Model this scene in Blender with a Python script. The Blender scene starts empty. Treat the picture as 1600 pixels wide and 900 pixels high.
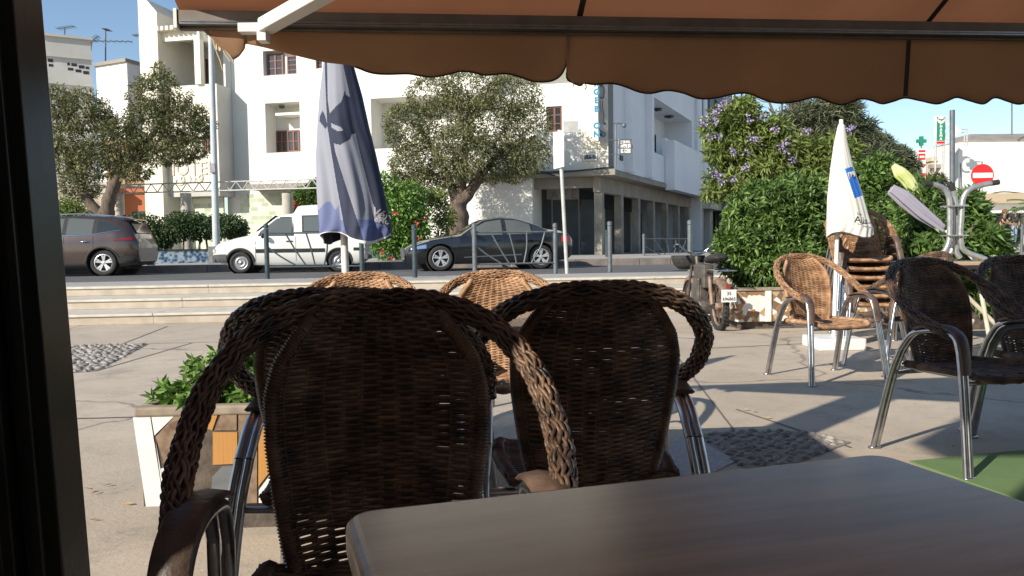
import bpy, bmesh, math, random
import numpy as np
from mathutils import Vector, Matrix
R = math.radians
random.seed(7); rng = np.random.default_rng(7)
scn = bpy.context.scene
COL = scn.collection
# ------------------------------------------------------------------ camera, light, exposure
F = 1240.0                       # focal length in pixels of a 1600 wide picture
PITCH, ROLL = math.atan(64/F), -0.014
cam_d = bpy.data.cameras.new('camera'); cam = bpy.data.objects.new('camera', cam_d); COL.objects.link(cam)
cam_d.sensor_width = 36; cam_d.lens = F/1600*36; cam_d.clip_end = 2000; cam_d.clip_start = .02
cam.location = (0, 0, 1.0)
CR = (Matrix.Rotation(math.pi/2-PITCH, 4, 'X') @ Matrix.Rotation(ROLL, 4, 'Z'))
cam.rotation_euler = CR.to_euler()
scn.camera = cam
world = bpy.data.worlds.new('World'); scn.world = world; world.use_nodes = True
SUN_EL, SUN_AZ = 28.0, 225.0
nt = world.node_tree; sky = nt.nodes.new('ShaderNodeTexSky'); sky.sky_type = 'NISHITA'; sky.sun_disc = False
sky.sun_elevation = R(SUN_EL); sky.sun_rotation = R(SUN_AZ); sky.air_density = 1.0; sky.dust_density = 0.25; sky.ozone_density = 2.0
bg = nt.nodes['Background']; bg.inputs['Strength'].default_value = 0.112
nt.links.new(sky.outputs['Color'], bg.inputs['Color'])
sd = bpy.data.lights.new('sun', 'SUN'); sd.energy = 4.7; sd.angle = R(.5); sd.color = (1, .93, .82)
sun = bpy.data.objects.new('sun', sd); COL.objects.link(sun)
e = R(SUN_EL); TO_SUN = Vector((-math.cos(e)*.7071, -math.cos(e)*.7071, math.sin(e)))
sun.rotation_euler = TO_SUN.to_track_quat('Z', 'Y').to_euler()
scn.view_settings.view_transform = 'Standard'; scn.view_settings.look = 'None'
scn.view_settings.exposure = 0.5; scn.view_settings.gamma = 1
scn.cycles.max_bounces = 7; scn.cycles.transparent_max_bounces = 8
scn.cycles.use_denoising = True

# ------------------------------------------------------------------ pixel rays (1600 x 900 photograph)
R3 = CR.to_3x3()
def ray(px, py): return R3 @ Vector(((px-800)/F, -(py-450)/F, -1))
def P(px, py, Y):
    d = ray(px, py); return Vector((0, 0, 1)) + d*(Y/d.y)
def G(px, py, z=0.0):
    d = ray(px, py); return Vector((0, 0, 1)) + d*((z-1)/d.z)
def PL(px, py, o, n):
    d = ray(px, py); c = Vector((0, 0, 1)); o = Vector(o); n = Vector(n)
    return c + d*((o-c).dot(n)/d.dot(n))

# ------------------------------------------------------------------ materials
MATS = {}
def mat(name, c, rough=.7, metal=0, c2=None, scale=6, bump=0, bscale=40, spec=None, detail=4, coat=0, thr=None, island=0, trans=0, obj_rand=0, stretch=None):
    if name in MATS: return MATS[name]
    m = bpy.data.materials.new(name); m.use_nodes = True; N = m.node_tree; b = N.nodes['Principled BSDF']
    b.inputs['Base Color'].default_value = (*c, 1); b.inputs['Roughness'].default_value = rough; b.inputs['Metallic'].default_value = metal
    if spec is not None: b.inputs['Specular IOR Level'].default_value = spec
    if coat: b.inputs['Coat Weight'].default_value = coat; b.inputs['Coat Roughness'].default_value = .08
    tc = N.nodes.new('ShaderNodeTexCoord'); src = tc.outputs['Object']
    if stretch:
        mp = N.nodes.new('ShaderNodeMapping'); mp.inputs['Scale'].default_value = stretch; N.links.new(src, mp.inputs[0]); src = mp.outputs[0]
    colout = None
    if c2 is not None:
        n = N.nodes.new('ShaderNodeTexNoise'); n.inputs['Scale'].default_value = scale; n.inputs['Detail'].default_value = detail
        N.links.new(src, n.inputs['Vector'])
        r = N.nodes.new('ShaderNodeValToRGB'); a, z = thr or (.32, .68)
        r.color_ramp.elements[0].position = a; r.color_ramp.elements[1].position = z
        r.color_ramp.elements[0].color = (*c, 1); r.color_ramp.elements[1].color = (*c2, 1)
        N.links.new(n.outputs[0], r.inputs[0]); colout = r.outputs[0]
    if island:
        g = N.nodes.new('ShaderNodeNewGeometry'); hs = N.nodes.new('ShaderNodeHueSaturation')
        mr = N.nodes.new('ShaderNodeMapRange'); mr.inputs['To Min'].default_value = 1-island; mr.inputs['To Max'].default_value = 1+island
        N.links.new(g.outputs['Random Per Island'], mr.inputs[0]); N.links.new(mr.outputs[0], hs.inputs['Value'])
        hs.inputs['Color'].default_value = (*c, 1)
        if colout: N.links.new(colout, hs.inputs['Color'])
        colout = hs.outputs[0]
    if colout: N.links.new(colout, b.inputs['Base Color'])
    if bump:
        n2 = N.nodes.new('ShaderNodeTexNoise'); n2.inputs['Scale'].default_value = bscale; n2.inputs['Detail'].default_value = 5
        N.links.new(src, n2.inputs['Vector'])
        bp = N.nodes.new('ShaderNodeBump'); bp.inputs['Strength'].default_value = bump; bp.inputs['Distance'].default_value = .01
        N.links.new(n2.outputs[0], bp.inputs['Height']); N.links.new(bp.outputs[0], b.inputs['Normal'])
    if trans:
        t = N.nodes.new('ShaderNodeBsdfTranslucent'); mx = N.nodes.new('ShaderNodeMixShader'); mx.inputs[0].default_value = trans
        if colout: N.links.new(colout, t.inputs['Color'])
        else: t.inputs['Color'].default_value = (*c, 1)
        N.links.new(b.outputs[0], mx.inputs[1]); N.links.new(t.outputs[0], mx.inputs[2])
        N.links.new(mx.outputs[0], N.nodes['Material Output'].inputs['Surface'])
    MATS[name] = m; return m
def glassm(name, c=(.02, .025, .03), rough=.06):
    return mat(name, c, rough, 0, spec=.9)

# ------------------------------------------------------------------ mesh builder
class MB:
    def __init__(s): s.V = []; s.Q = []; s.n = 0
    def add(s, v, f, mi=0):
        b = s.n; s.V.append(np.asarray(v, float).reshape(-1, 3)); s.n += len(s.V[-1])
        s.Q.append(([[i+b for i in q] for q in f] if not isinstance(f, np.ndarray) else (f+b), mi))
    def box(s, x0, x1, y0, y1, z0, z1, M=None, mi=0):
        v = [(x, y, z) for x in (x0, x1) for y in (y0, y1) for z in (z0, z1)]
        if M is not None: v = [tuple(M @ Vector(p)) for p in v]
        s.add(v, [[0, 1, 3, 2], [4, 6, 7, 5], [0, 4, 5, 1], [2, 3, 7, 6], [0, 2, 6, 4], [1, 5, 7, 3]], mi)
    def quad(s, a, b, c, d, mi=0): s.add([a, b, c, d], [[0, 1, 2, 3]], mi)
    def tube(s, pts, r, n=8, cap=True, mi=0, up=None):
        p = np.array([tuple(q) for q in pts], float); k = len(p)
        rr = np.full(k, r, float) if np.isscalar(r) else np.asarray(r, float)
        T = np.gradient(p, axis=0); T /= np.linalg.norm(T, axis=1)[:, None]+1e-12
        a = np.array([0, 0, 1.]) if abs(T[0, 2]) < .9 else np.array([1., 0, 0])
        if up is not None: a = np.array(up, float)
        Nn = np.zeros_like(p); x = np.cross(T[0], a); x /= np.linalg.norm(x); Nn[0] = x
        for i in range(1, k):
            x = Nn[i-1]-T[i]*np.dot(Nn[i-1], T[i]); Nn[i] = x/(np.linalg.norm(x)+1e-12)
        B = np.cross(T, Nn); th = np.linspace(0, 2*math.pi, n, endpoint=False)
        v = p[:, None, :]+rr[:, None, None]*(np.cos(th)[None, :, None]*Nn[:, None, :]+np.sin(th)[None, :, None]*B[:, None, :])
        i = np.arange(k-1)[:, None]*n; j = np.arange(n)[None, :]; j2 = (j+1) % n
        f = np.stack([i+j, i+j2, i+n+j2, i+n+j], -1).reshape(-1, 4)
        s.add(v.reshape(-1, 3), f, mi)
        if cap:
            s.add(v[0], [list(range(n))[::-1]], mi); s.add(v[-1], [list(range(n))], mi)
    def poly(s, pts, mi=0): s.add(pts, [list(range(len(pts)))], mi)
    def prism(s, pts, off, mi=0):
        p = [Vector(q) for q in pts]; o = Vector(off); n = len(p)
        s.add([tuple(q) for q in p]+[tuple(q+o) for q in p],
              [list(range(n))[::-1], list(range(n, 2*n))]+[[i, (i+1) % n, n+(i+1) % n, n+i] for i in range(n)], mi)
    def lathe(s, prof, n=16, M=None, mi=0):     # prof = [(r, z)...] round local z
        th = np.linspace(0, 2*math.pi, n, endpoint=False); k = len(prof)
        v = np.array([[(r*math.cos(t), r*math.sin(t), z) for t in th] for r, z in prof]).reshape(-1, 3)
        if M is not None: v = np.array([tuple(M @ Vector(q)) for q in v])
        i = np.arange(k-1)[:, None]*n; j = np.arange(n)[None, :]; j2 = (j+1) % n
        s.add(v, np.stack([i+j, i+j2, i+n+j2, i+n+j], -1).reshape(-1, 4), mi)
    def sphere(s, c, r, n=10, M=None, mi=0):
        rx, ry, rz = (r, r, r) if np.isscalar(r) else r
        prof = [(math.sin(t)+1e-5, -math.cos(t)) for t in np.linspace(0, math.pi, n//2+2)]
        S = Matrix.Translation(c) @ Matrix.Diagonal((rx, ry, rz, 1))
        s.lathe(prof, n, (M @ S) if M is not None else S, mi)
    def grid(s, A, mi=0, closed=False):         # A: (m, n, 3)
        A = np.asarray(A, float); m, n = A.shape[:2]
        i = np.arange(m-1)[:, None]*n; j = np.arange(n if closed else n-1)[None, :]; j2 = (j+1) % n
        f = np.stack([i+j, i+j2, i+n+j2, i+n+j], -1).reshape(-1, 4)
        s.add(A.reshape(-1, 3), f, mi)
    def mesh(s, name, mats, smooth=False):
        me = bpy.data.meshes.new(name); V = np.concatenate(s.V); F_ = []; MI = []
        for f, mi in s.Q:
            f = f.tolist() if isinstance(f, np.ndarray) else f
            F_ += f; MI += (list(mi) if isinstance(mi, (list, np.ndarray)) else [mi]*len(f))
        me.from_pydata(V.tolist(), [], F_)
        for m in (mats if isinstance(mats, (list, tuple)) else [mats]): me.materials.append(m)
        me.polygons.foreach_set('material_index', MI)
        if smooth: me.polygons.foreach_set('use_smooth', [True]*len(F_))
        me.update(); return me
    def build(s, name, mats, parent=None, smooth=False):
        o = bpy.data.objects.new(name, s.mesh(name, mats, smooth)); COL.objects.link(o)
        if parent is not None: o.parent = parent
        return o
def bevel(o, w=.004, seg=2):
    m = o.modifiers.new('b', 'BEVEL'); m.width = w; m.segments = seg; m.limit_method = 'ANGLE'; return o
def tag(o, label=None, cat=None, group=None, kind=None):
    if label: o['label'] = label
    if cat: o['category'] = cat
    if group: o['group'] = group
    if kind: o['kind'] = kind
    return o
def thing(name, label, cat, loc=(0, 0, 0), rz=0, group=None):
    o = bpy.data.objects.new(name, None); COL.objects.link(o); o.location = loc; o.rotation_euler = (0, 0, rz)
    return tag(o, label, cat, group)
def struct(o): o['kind'] = 'structure'; return o
def dup(root, loc, rz, label, group=None):
    r = root.copy(); COL.objects.link(r); r.location = loc; r.rotation_euler = (0, 0, rz); r['label'] = label
    if group: r['group'] = group
    for ch in list(root.children):
        c = ch.copy(); COL.objects.link(c); c.parent = r
        for g in list(ch.children):
            d = g.copy(); COL.objects.link(d); d.parent = c
    return r
def catmull(pts, n=12):
    p = np.array([tuple(q) for q in pts], float); p = np.vstack([2*p[0]-p[1], p, 2*p[-1]-p[-2]]); out = []
    for i in range(1, len(p)-2):
        for t in np.linspace(0, 1, n, endpoint=False):
            a, b, c, d = p[i-1], p[i], p[i+1], p[i+2]
            out.append(.5*((2*b)+(-a+c)*t+(2*a-5*b+4*c-d)*t*t+(-a+3*b-3*c+d)*t**3))
    out.append(p[-2]); return np.array(out)
def text_obj(s, size, M, material, parent=None, name='lettering', ext=.0015, drape=None, align='LEFT', bold=0):
    cu = bpy.data.curves.new('t', 'FONT'); cu.body = s; cu.size = size; cu.extrude = ext; cu.align_x = align; cu.resolution_u = 3; cu.offset = bold
    t = bpy.data.objects.new('t', cu); COL.objects.link(t)
    dg = bpy.context.evaluated_depsgraph_get(); me = bpy.data.meshes.new_from_object(t.evaluated_get(dg))
    bpy.data.objects.remove(t); me.transform(M)
    if drape:
        for v in me.vertices: v.co = drape(v.co)
    me.materials.clear(); me.materials.append(material)
    o = bpy.data.objects.new(name, me); COL.objects.link(o)
    if parent is not None: o.parent = parent
    return o
def frameM(o, u, up=(0, 0, 1)):
    u = Vector(u).normalized(); w = Vector(up).normalized(); n = u.cross(w)
    M = Matrix((u, w, n)).transposed().to_4x4(); M.translation = Vector(o); return M

# ------------------------------------------------------------------ common materials
M_alu = mat('aluminium', (.55, .56, .58), .28, 1, c2=(.4, .4, .42), scale=25)
M_dark = mat('dark_paint', (.012, .014, .016), .35, 0, c2=(.03, .032, .035), scale=12)
M_black = mat('black_rubber', (.015, .015, .016), .8, c2=(.035, .033, .03), scale=30)
M_white = mat('white_paint', (.78, .77, .73), .5, c2=(.68, .66, .6), scale=3)
M_chrome = mat('chrome', (.75, .76, .78), .12, 1)
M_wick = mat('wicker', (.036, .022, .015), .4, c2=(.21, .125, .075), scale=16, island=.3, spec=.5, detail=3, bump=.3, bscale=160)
M_wcore = mat('wicker_core', (.05, .025, .014), .8)
M_pad = mat('worn_wood', (.16, .1, .065), .5, c2=(.03, .02, .016), scale=9, bump=.3, bscale=60)
M_table = mat('laminate', (.36, .245, .155), .24, c2=(.2, .13, .08), scale=3.5, stretch=(1, 11, 1), detail=9, thr=(.3, .7), spec=.45, bump=.04, bscale=200)
M_red = mat('red_plastic', (.5, .02, .015), .3)
M_letter = mat('dark_lettering', (.02, .025, .04), .6)

# ------------------------------------------------------------------ ground
def concrete(name, c, c2, c3, crack=.6, sc=.5):
    m = bpy.data.materials.new(name); m.use_nodes = True; N = m.node_tree; L = N.links; b = N.nodes['Principled BSDF']; b.inputs['Roughness'].default_value = .85
    tc = N.nodes.new('ShaderNodeTexCoord')
    def noise(s, d=6, ro=.6):
        n = N.nodes.new('ShaderNodeTexNoise'); n.inputs['Scale'].default_value = s; n.inputs['Detail'].default_value = d; n.inputs['Roughness'].default_value = ro
        L.new(tc.outputs['Object'], n.inputs['Vector']); return n.outputs[0]
    def ramp(i, a, z, ca, cz):
        r = N.nodes.new('ShaderNodeValToRGB'); r.color_ramp.elements[0].position = a; r.color_ramp.elements[1].position = z
        r.color_ramp.elements[0].color = (*ca, 1); r.color_ramp.elements[1].color = (*cz, 1); L.new(i, r.inputs[0]); return r.outputs[0]
    def mixc(fac, a, bb):
        x = N.nodes.new('ShaderNodeMix'); x.data_type = 'RGBA'; L.new(fac, x.inputs[0]); L.new(a, x.inputs[6]); L.new(bb, x.inputs[7]); return x.outputs[2]
    base = ramp(noise(sc), .35, .65, c, c2)
    fine = ramp(noise(22, 8, .7), .3, .75, c3, c2)
    f = N.nodes.new('ShaderNodeValToRGB'); L.new(noise(3.1, 7, .7), f.inputs[0]); f.color_ramp.elements[0].position = .45; f.color_ramp.elements[1].position = .75
    col = mixc(f.outputs[0], base, fine)
    v = N.nodes.new('ShaderNodeTexVoronoi'); v.feature = 'DISTANCE_TO_EDGE'; v.inputs['Scale'].default_value = .42
    wn = N.nodes.new('ShaderNodeTexNoise'); wn.inputs['Scale'].default_value = 2.2; wn.inputs['Detail'].default_value = 6; L.new(tc.outputs['Object'], wn.inputs['Vector'])
    va = N.nodes.new('ShaderNodeMix'); va.data_type = 'VECTOR'; va.inputs[0].default_value = .3; L.new(tc.outputs['Object'], va.inputs[4]); L.new(wn.outputs['Color'], va.inputs[5]); L.new(va.outputs[1], v.inputs['Vector'])
    cr = N.nodes.new('ShaderNodeValToRGB'); cr.color_ramp.elements[0].position = 0; cr.color_ramp.elements[1].position = .007
    cr.color_ramp.elements[0].color = (crack, crack, crack, 1); cr.color_ramp.elements[1].color = (0, 0, 0, 1); L.new(v.outputs['Distance'], cr.inputs[0])
    dk = N.nodes.new('ShaderNodeRGB'); dk.outputs[0].default_value = (c3[0]*.45, c3[1]*.45, c3[2]*.45, 1)
    st = N.nodes.new('ShaderNodeValToRGB'); L.new(noise(1.3, 9, .75), st.inputs[0]); st.color_ramp.elements[0].position = .56; st.color_ramp.elements[1].position = .72; st.color_ramp.elements[1].color = (.45, .45, .45, 1)
    col = mixc(st.outputs[0], col, dk.outputs[0])
    sp = N.nodes.new('ShaderNodeValToRGB'); L.new(noise(75, 4, .6), sp.inputs[0]); sp.color_ramp.elements[0].position = .66; sp.color_ramp.elements[1].position = .7; sp.color_ramp.elements[1].color = (.6, .6, .6, 1)
    col = mixc(sp.outputs[0], col, dk.outputs[0]); col = mixc(cr.outputs[0], col, dk.outputs[0]); L.new(col, b.inputs['Base Color'])
    bp = N.nodes.new('ShaderNodeBump'); bp.inputs['Strength'].default_value = .35; bp.inputs['Distance'].default_value = .012; L.new(noise(45, 8, .7), bp.inputs['Height']); L.new(bp.outputs[0], b.inputs['Normal'])
    return m
M_conc = concrete('worn_concrete', (.41, .335, .25), (.52, .435, .335), (.24, .2, .16), .7)
M_pave = concrete('pavement', (.33, .31, .28), (.4, .375, .34), (.24, .23, .21), .3)
M_asph = concrete('asphalt', (.085, .084, .083), (.12, .118, .115), (.065, .065, .066), .2)
M_step = mat('step_stone', (.5, .43, .34), .75, c2=(.38, .32, .25), scale=5, bump=.2, bscale=30)
M_nose = mat('step_nosing', (.6, .55, .46), .6, c2=(.48, .43, .35), scale=8)

# street lines: all run with a slight slant to the picture plane
def line(y0, sl): return lambda x: y0+sl*x
SL = .105
def strip(name, ya, yb, za, zb, m, x0=-60, x1=70, nx=1):
    mb = MB(); xs = np.linspace(x0, x1, nx+1)
    A = [[(x, ya+SL*x, za) for x in xs], [(x, yb+SL*x, zb) for x in xs]]
    mb.grid(np.array(A)); return struct(mb.build(name, m))
mb = MB(); mb.grid(np.array([[(x, -14, 0) for x in (-70, 80)], [(x, 11.6+SL*x, 0) for x in (-70, 80)]])); struct(mb.build('plaza_floor', M_conc))
STEP_Y = (11.55, 12.55, 13.6)
mb = MB()
for i, y in enumerate(STEP_Y):
    nxt = STEP_Y[i+1] if i < 2 else 13.95
    for xa in np.arange(-40, 60, 2.5):
        xb = xa+2.5
        o = Vector((0, 0, 0))
        a0, a1 = y+SL*xa, y+SL*xb; z0, z1 = .15*i, .15*(i+1)
        mb.prism([(xa, a0, z0), (xb, a1, z0), (xb, a1, z1-.035), (xa, a0, z1-.035)], (0, .4, 0))
        mb.prism([(xa+.004, a0-.025, z1-.035), (xb-.004, a1-.025, z1-.035), (xb-.004, a1-.025, z1), (xa+.004, a0-.025, z1)], (0, nxt-y+.02, 0), 1)
struct(bevel(mb.build('steps', [M_step, M_nose]), .006, 2))
strip('pavement', 13.9, 15.75, .446, .444, M_pave)
mb = MB()
for xa in np.arange(-30, 40, 1.0):
    a, b = xa+.006, xa+.994
    mb.prism([(a, 15.75+SL*a, .33), (b, 15.75+SL*b, .33), (b, 15.75+SL*b, .449), (a, 15.75+SL*a, .449)], (0, .14, 0))
struct(bevel(mb.build('kerb', mat('kerb_stone', (.33, .31, .28), .8, c2=(.24, .22, .2), scale=4)), .01))
strip('road', 15.8, 24.5, .37, .39, M_asph)
mb = MB()
for xa in np.arange(-40, 30, 1.0):
    a, b = xa+.006, xa+.994
    mb.prism([(a, 24.4+SL*a, .3), (b, 24.4+SL*b, .3), (b, 24.4+SL*b, .6), (a, 24.4+SL*a, .6)], (0, .16, 0))
struct(bevel(mb.build('kerb', mat('kerb_red', (.25, .2, .17), .8, c2=(.13, .12, .11), scale=2.5)), .012))
strip('pavement', 24.56, 32, .596, .62, M_pave, -70, 12.0)
strip('ground', 32, 900, .62, .64, M_pave, -600, 12.0)
mb = MB(); mb.grid(np.array([[(x, 24.5+SL*min(x, 60), .39) for x in (12.0, 500)], [(x, 900, .6) for x in (12.0, 900)]])); struct(mb.build('road', M_asph))
# pebble inlays in the plaza floor
M_peb = mat('pebble', (.3, .27, .23), .6, c2=(.2, .18, .16), scale=9, island=.3)
def pebbles(quad, n, rr, label):
    q = [G(*p) for p in quad]; mb = MB(); fl = MB()
    fl.poly([(p.x, p.y, .004) for p in q])
    pts = []
    cx = sum(p.x for p in q)/len(q); cy = sum(p.y for p in q)/len(q)
    def inside(x, y):
        s = None
        for i in range(len(q)):
            a, b = q[i], q[(i+1) % len(q)]; c = (b.x-a.x)*(y-a.y)-(b.y-a.y)*(x-a.x)
            if s is None: s = c > 0
            elif (c > 0) != s: return False
        return True
    x0, x1 = min(p.x for p in q), max(p.x for p in q); y0, y1 = min(p.y for p in q), max(p.y for p in q)
    y = y0; row = 0
    while y < y1:
        x = x0+(row % 2)*rr
        while x < x1:
            xx, yy = x+random.uniform(-.6, .6)*rr, y+random.uniform(-.35, .35)*rr
            if inside(xx, yy): pts.append((xx, yy))
            x += rr*2.25
        y += rr*1.5; row += 1
    for (x, y) in pts:
        M = Matrix.Translation((x, y, .002)) @ Matrix.Rotation(random.uniform(-1.1, 1.1), 4, 'Z')
        k = random.uniform(.65, 1.15); mb.sphere((0, 0, 0), (rr*k, rr*.62*k, rr*.5), 8, M)
    o = mb.build('pebble_inlay', M_peb, None, True); tag(o, kind='stuff')
    struct(fl.build('pebble_bed', mat('mortar', (.2, .18, .155), .9, c2=(.28, .25, .21), scale=15)))
pebbles([(40, 545), (110, 541), (232, 538), (150, 580), (20, 590)], 300, .042, '')
pebbles([(1085, 680), (1180, 672), (1262, 676), (1330, 692), (1235, 728), (1170, 735)], 300, .03, '')
def slab(name, pts, m, t=.006):
    mb = MB(); mb.prism([(G(*p).x, G(*p).y, 0.0) for p in pts], (0, 0, t)); return struct(mb.build(name, m))
slab('stone_slab', [(960, 705), (1083, 681), (1150, 722), (1010, 790)], mat('speckled_slab', (.42, .4, .38), .8, c2=(.25, .24, .24), scale=60, detail=6))
# joint lines between the cast concrete bays
mb = MB()
def joint(a, b, w=.008):
    a, b = G(*a), G(*b); d = (b-a).normalized(); n = Vector((-d.y, d.x, 0))*w
    mb.poly([(a+n)[:2]+(.003,) if False else (a.x+n.x, a.y+n.y, .0035), (b.x+n.x, b.y+n.y, .0035), (b.x-n.x, b.y-n.y, .0035), (a.x-n.x, a.y-n.y, .0035)])
joint((190, 538), (262, 510)); joint((100, 540), (420, 533)); joint((100, 655), (700, 640), .012); joint((150, 580), (300, 536))
joint((1150, 640), (1330, 700), .008); joint((1060, 560), (1160, 690), .006); joint((1100, 545), (1600, 520), .01); joint((900, 520), (1100, 530), .01)
struct(mb.build('floor_joint', mat('joint', (.15, .13, .11), .9)))
a, b = G(1421, 723), G(1600, 706); d = (b-a).normalized(); n = Vector((d.y, -d.x, 0))
mb = MB(); mb.prism([(a.x, a.y, .001), (a+d*4)[:2]+(.001,) if False else ((a+d*4).x, (a+d*4).y, .001), ((a+d*4+n*3.4).x, (a+d*4+n*3.4).y, .001), ((a+n*3.4).x, (a+n*3.4).y, .001)], (0, 0, .008))
tag(mb.build('floor_mat', mat('green_felt', (.15, .24, .085), .95, c2=(.12, .2, .07), scale=5, bump=.5, bscale=400)), 'green felt floor carpet under the right hand terrace chairs', 'carpet')
# a few dry leaves
ml = MB()
for (px, py) in [(135, 765), (150, 772), (148, 815), (200, 790), (1166, 642), (1180, 645), (1330, 640), (1200, 655), (170, 760), (1250, 690), (1120, 560), (1490, 700)]:
    g = G(px, py); M = Matrix.Translation((g.x, g.y, .008)) @ Matrix.Rotation(random.uniform(0, 6), 4, 'Z') @ Matrix.Rotation(.25, 4, 'X')
    ml.add([tuple(M @ Vector(p)) for p in [(-.02, 0, 0), (0, -.008, .003), (.022, 0, 0), (0, .009, .004)]], [[0, 1, 2, 3]])
tag(ml.build('leaf_litter', mat('dry_leaf', (.4, .26, .1), .8)), kind='stuff')

# ------------------------------------------------------------------ the wicker chair (faces -Y)
def wrap_tube(mb, pts, r, pitch, bump=.25, n=9, mi=0):
    p = np.array([tuple(q) for q in pts], float); L = np.concatenate([[0], np.cumsum(np.linalg.norm(np.diff(p, axis=0), axis=1))])
    k = int(L[-1]/pitch); s = np.linspace(0, L[-1], k*4+1)
    q = np.stack([np.interp(s, L, p[:, i]) for i in range(3)], 1)
    rr = r*(1+bump*(np.abs(np.sin(np.pi*s/pitch))-.5)); mb.tube(q, rr, n, True, mi)
def braid(mb, pts, Rr, sr, N, om, amp, step=.005):
    p = np.array([tuple(q) for q in pts], float); L = np.concatenate([[0], np.cumsum(np.linalg.norm(np.diff(p, axis=0), axis=1))])
    s = np.arange(0, L[-1], step); q = np.stack([np.interp(s, L, p[:, i]) for i in range(3)], 1)
    T = np.gradient(q, axis=0); T /= np.linalg.norm(T, axis=1)[:, None]
    x = np.cross(T[0], [0, 0, 1.]); x /= np.linalg.norm(x); X = [x]
    for i in range(1, len(q)):
        y = X[-1]-T[i]*np.dot(X[-1], T[i]); X.append(y/np.linalg.norm(y))
    X = np.array(X); B = np.cross(T, X)
    lg = np.random.default_rng(3)
    for fam in (1, -1):
        for i in range(N):
            ph = 2*math.pi*i/N+lg.uniform(-.08, .08)
            th = ph+fam*om*s+.12*np.sin(s*40+i*2.1); rad = Rr+fam*amp*np.cos(N*om*s)+.0009*np.sin(s*70+i)
            c = q+rad[:, None]*(np.cos(th)[:, None]*X+np.sin(th)[:, None]*B)
            mb.tube(c, sr*lg.uniform(.85, 1.12), 5, True)
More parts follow.
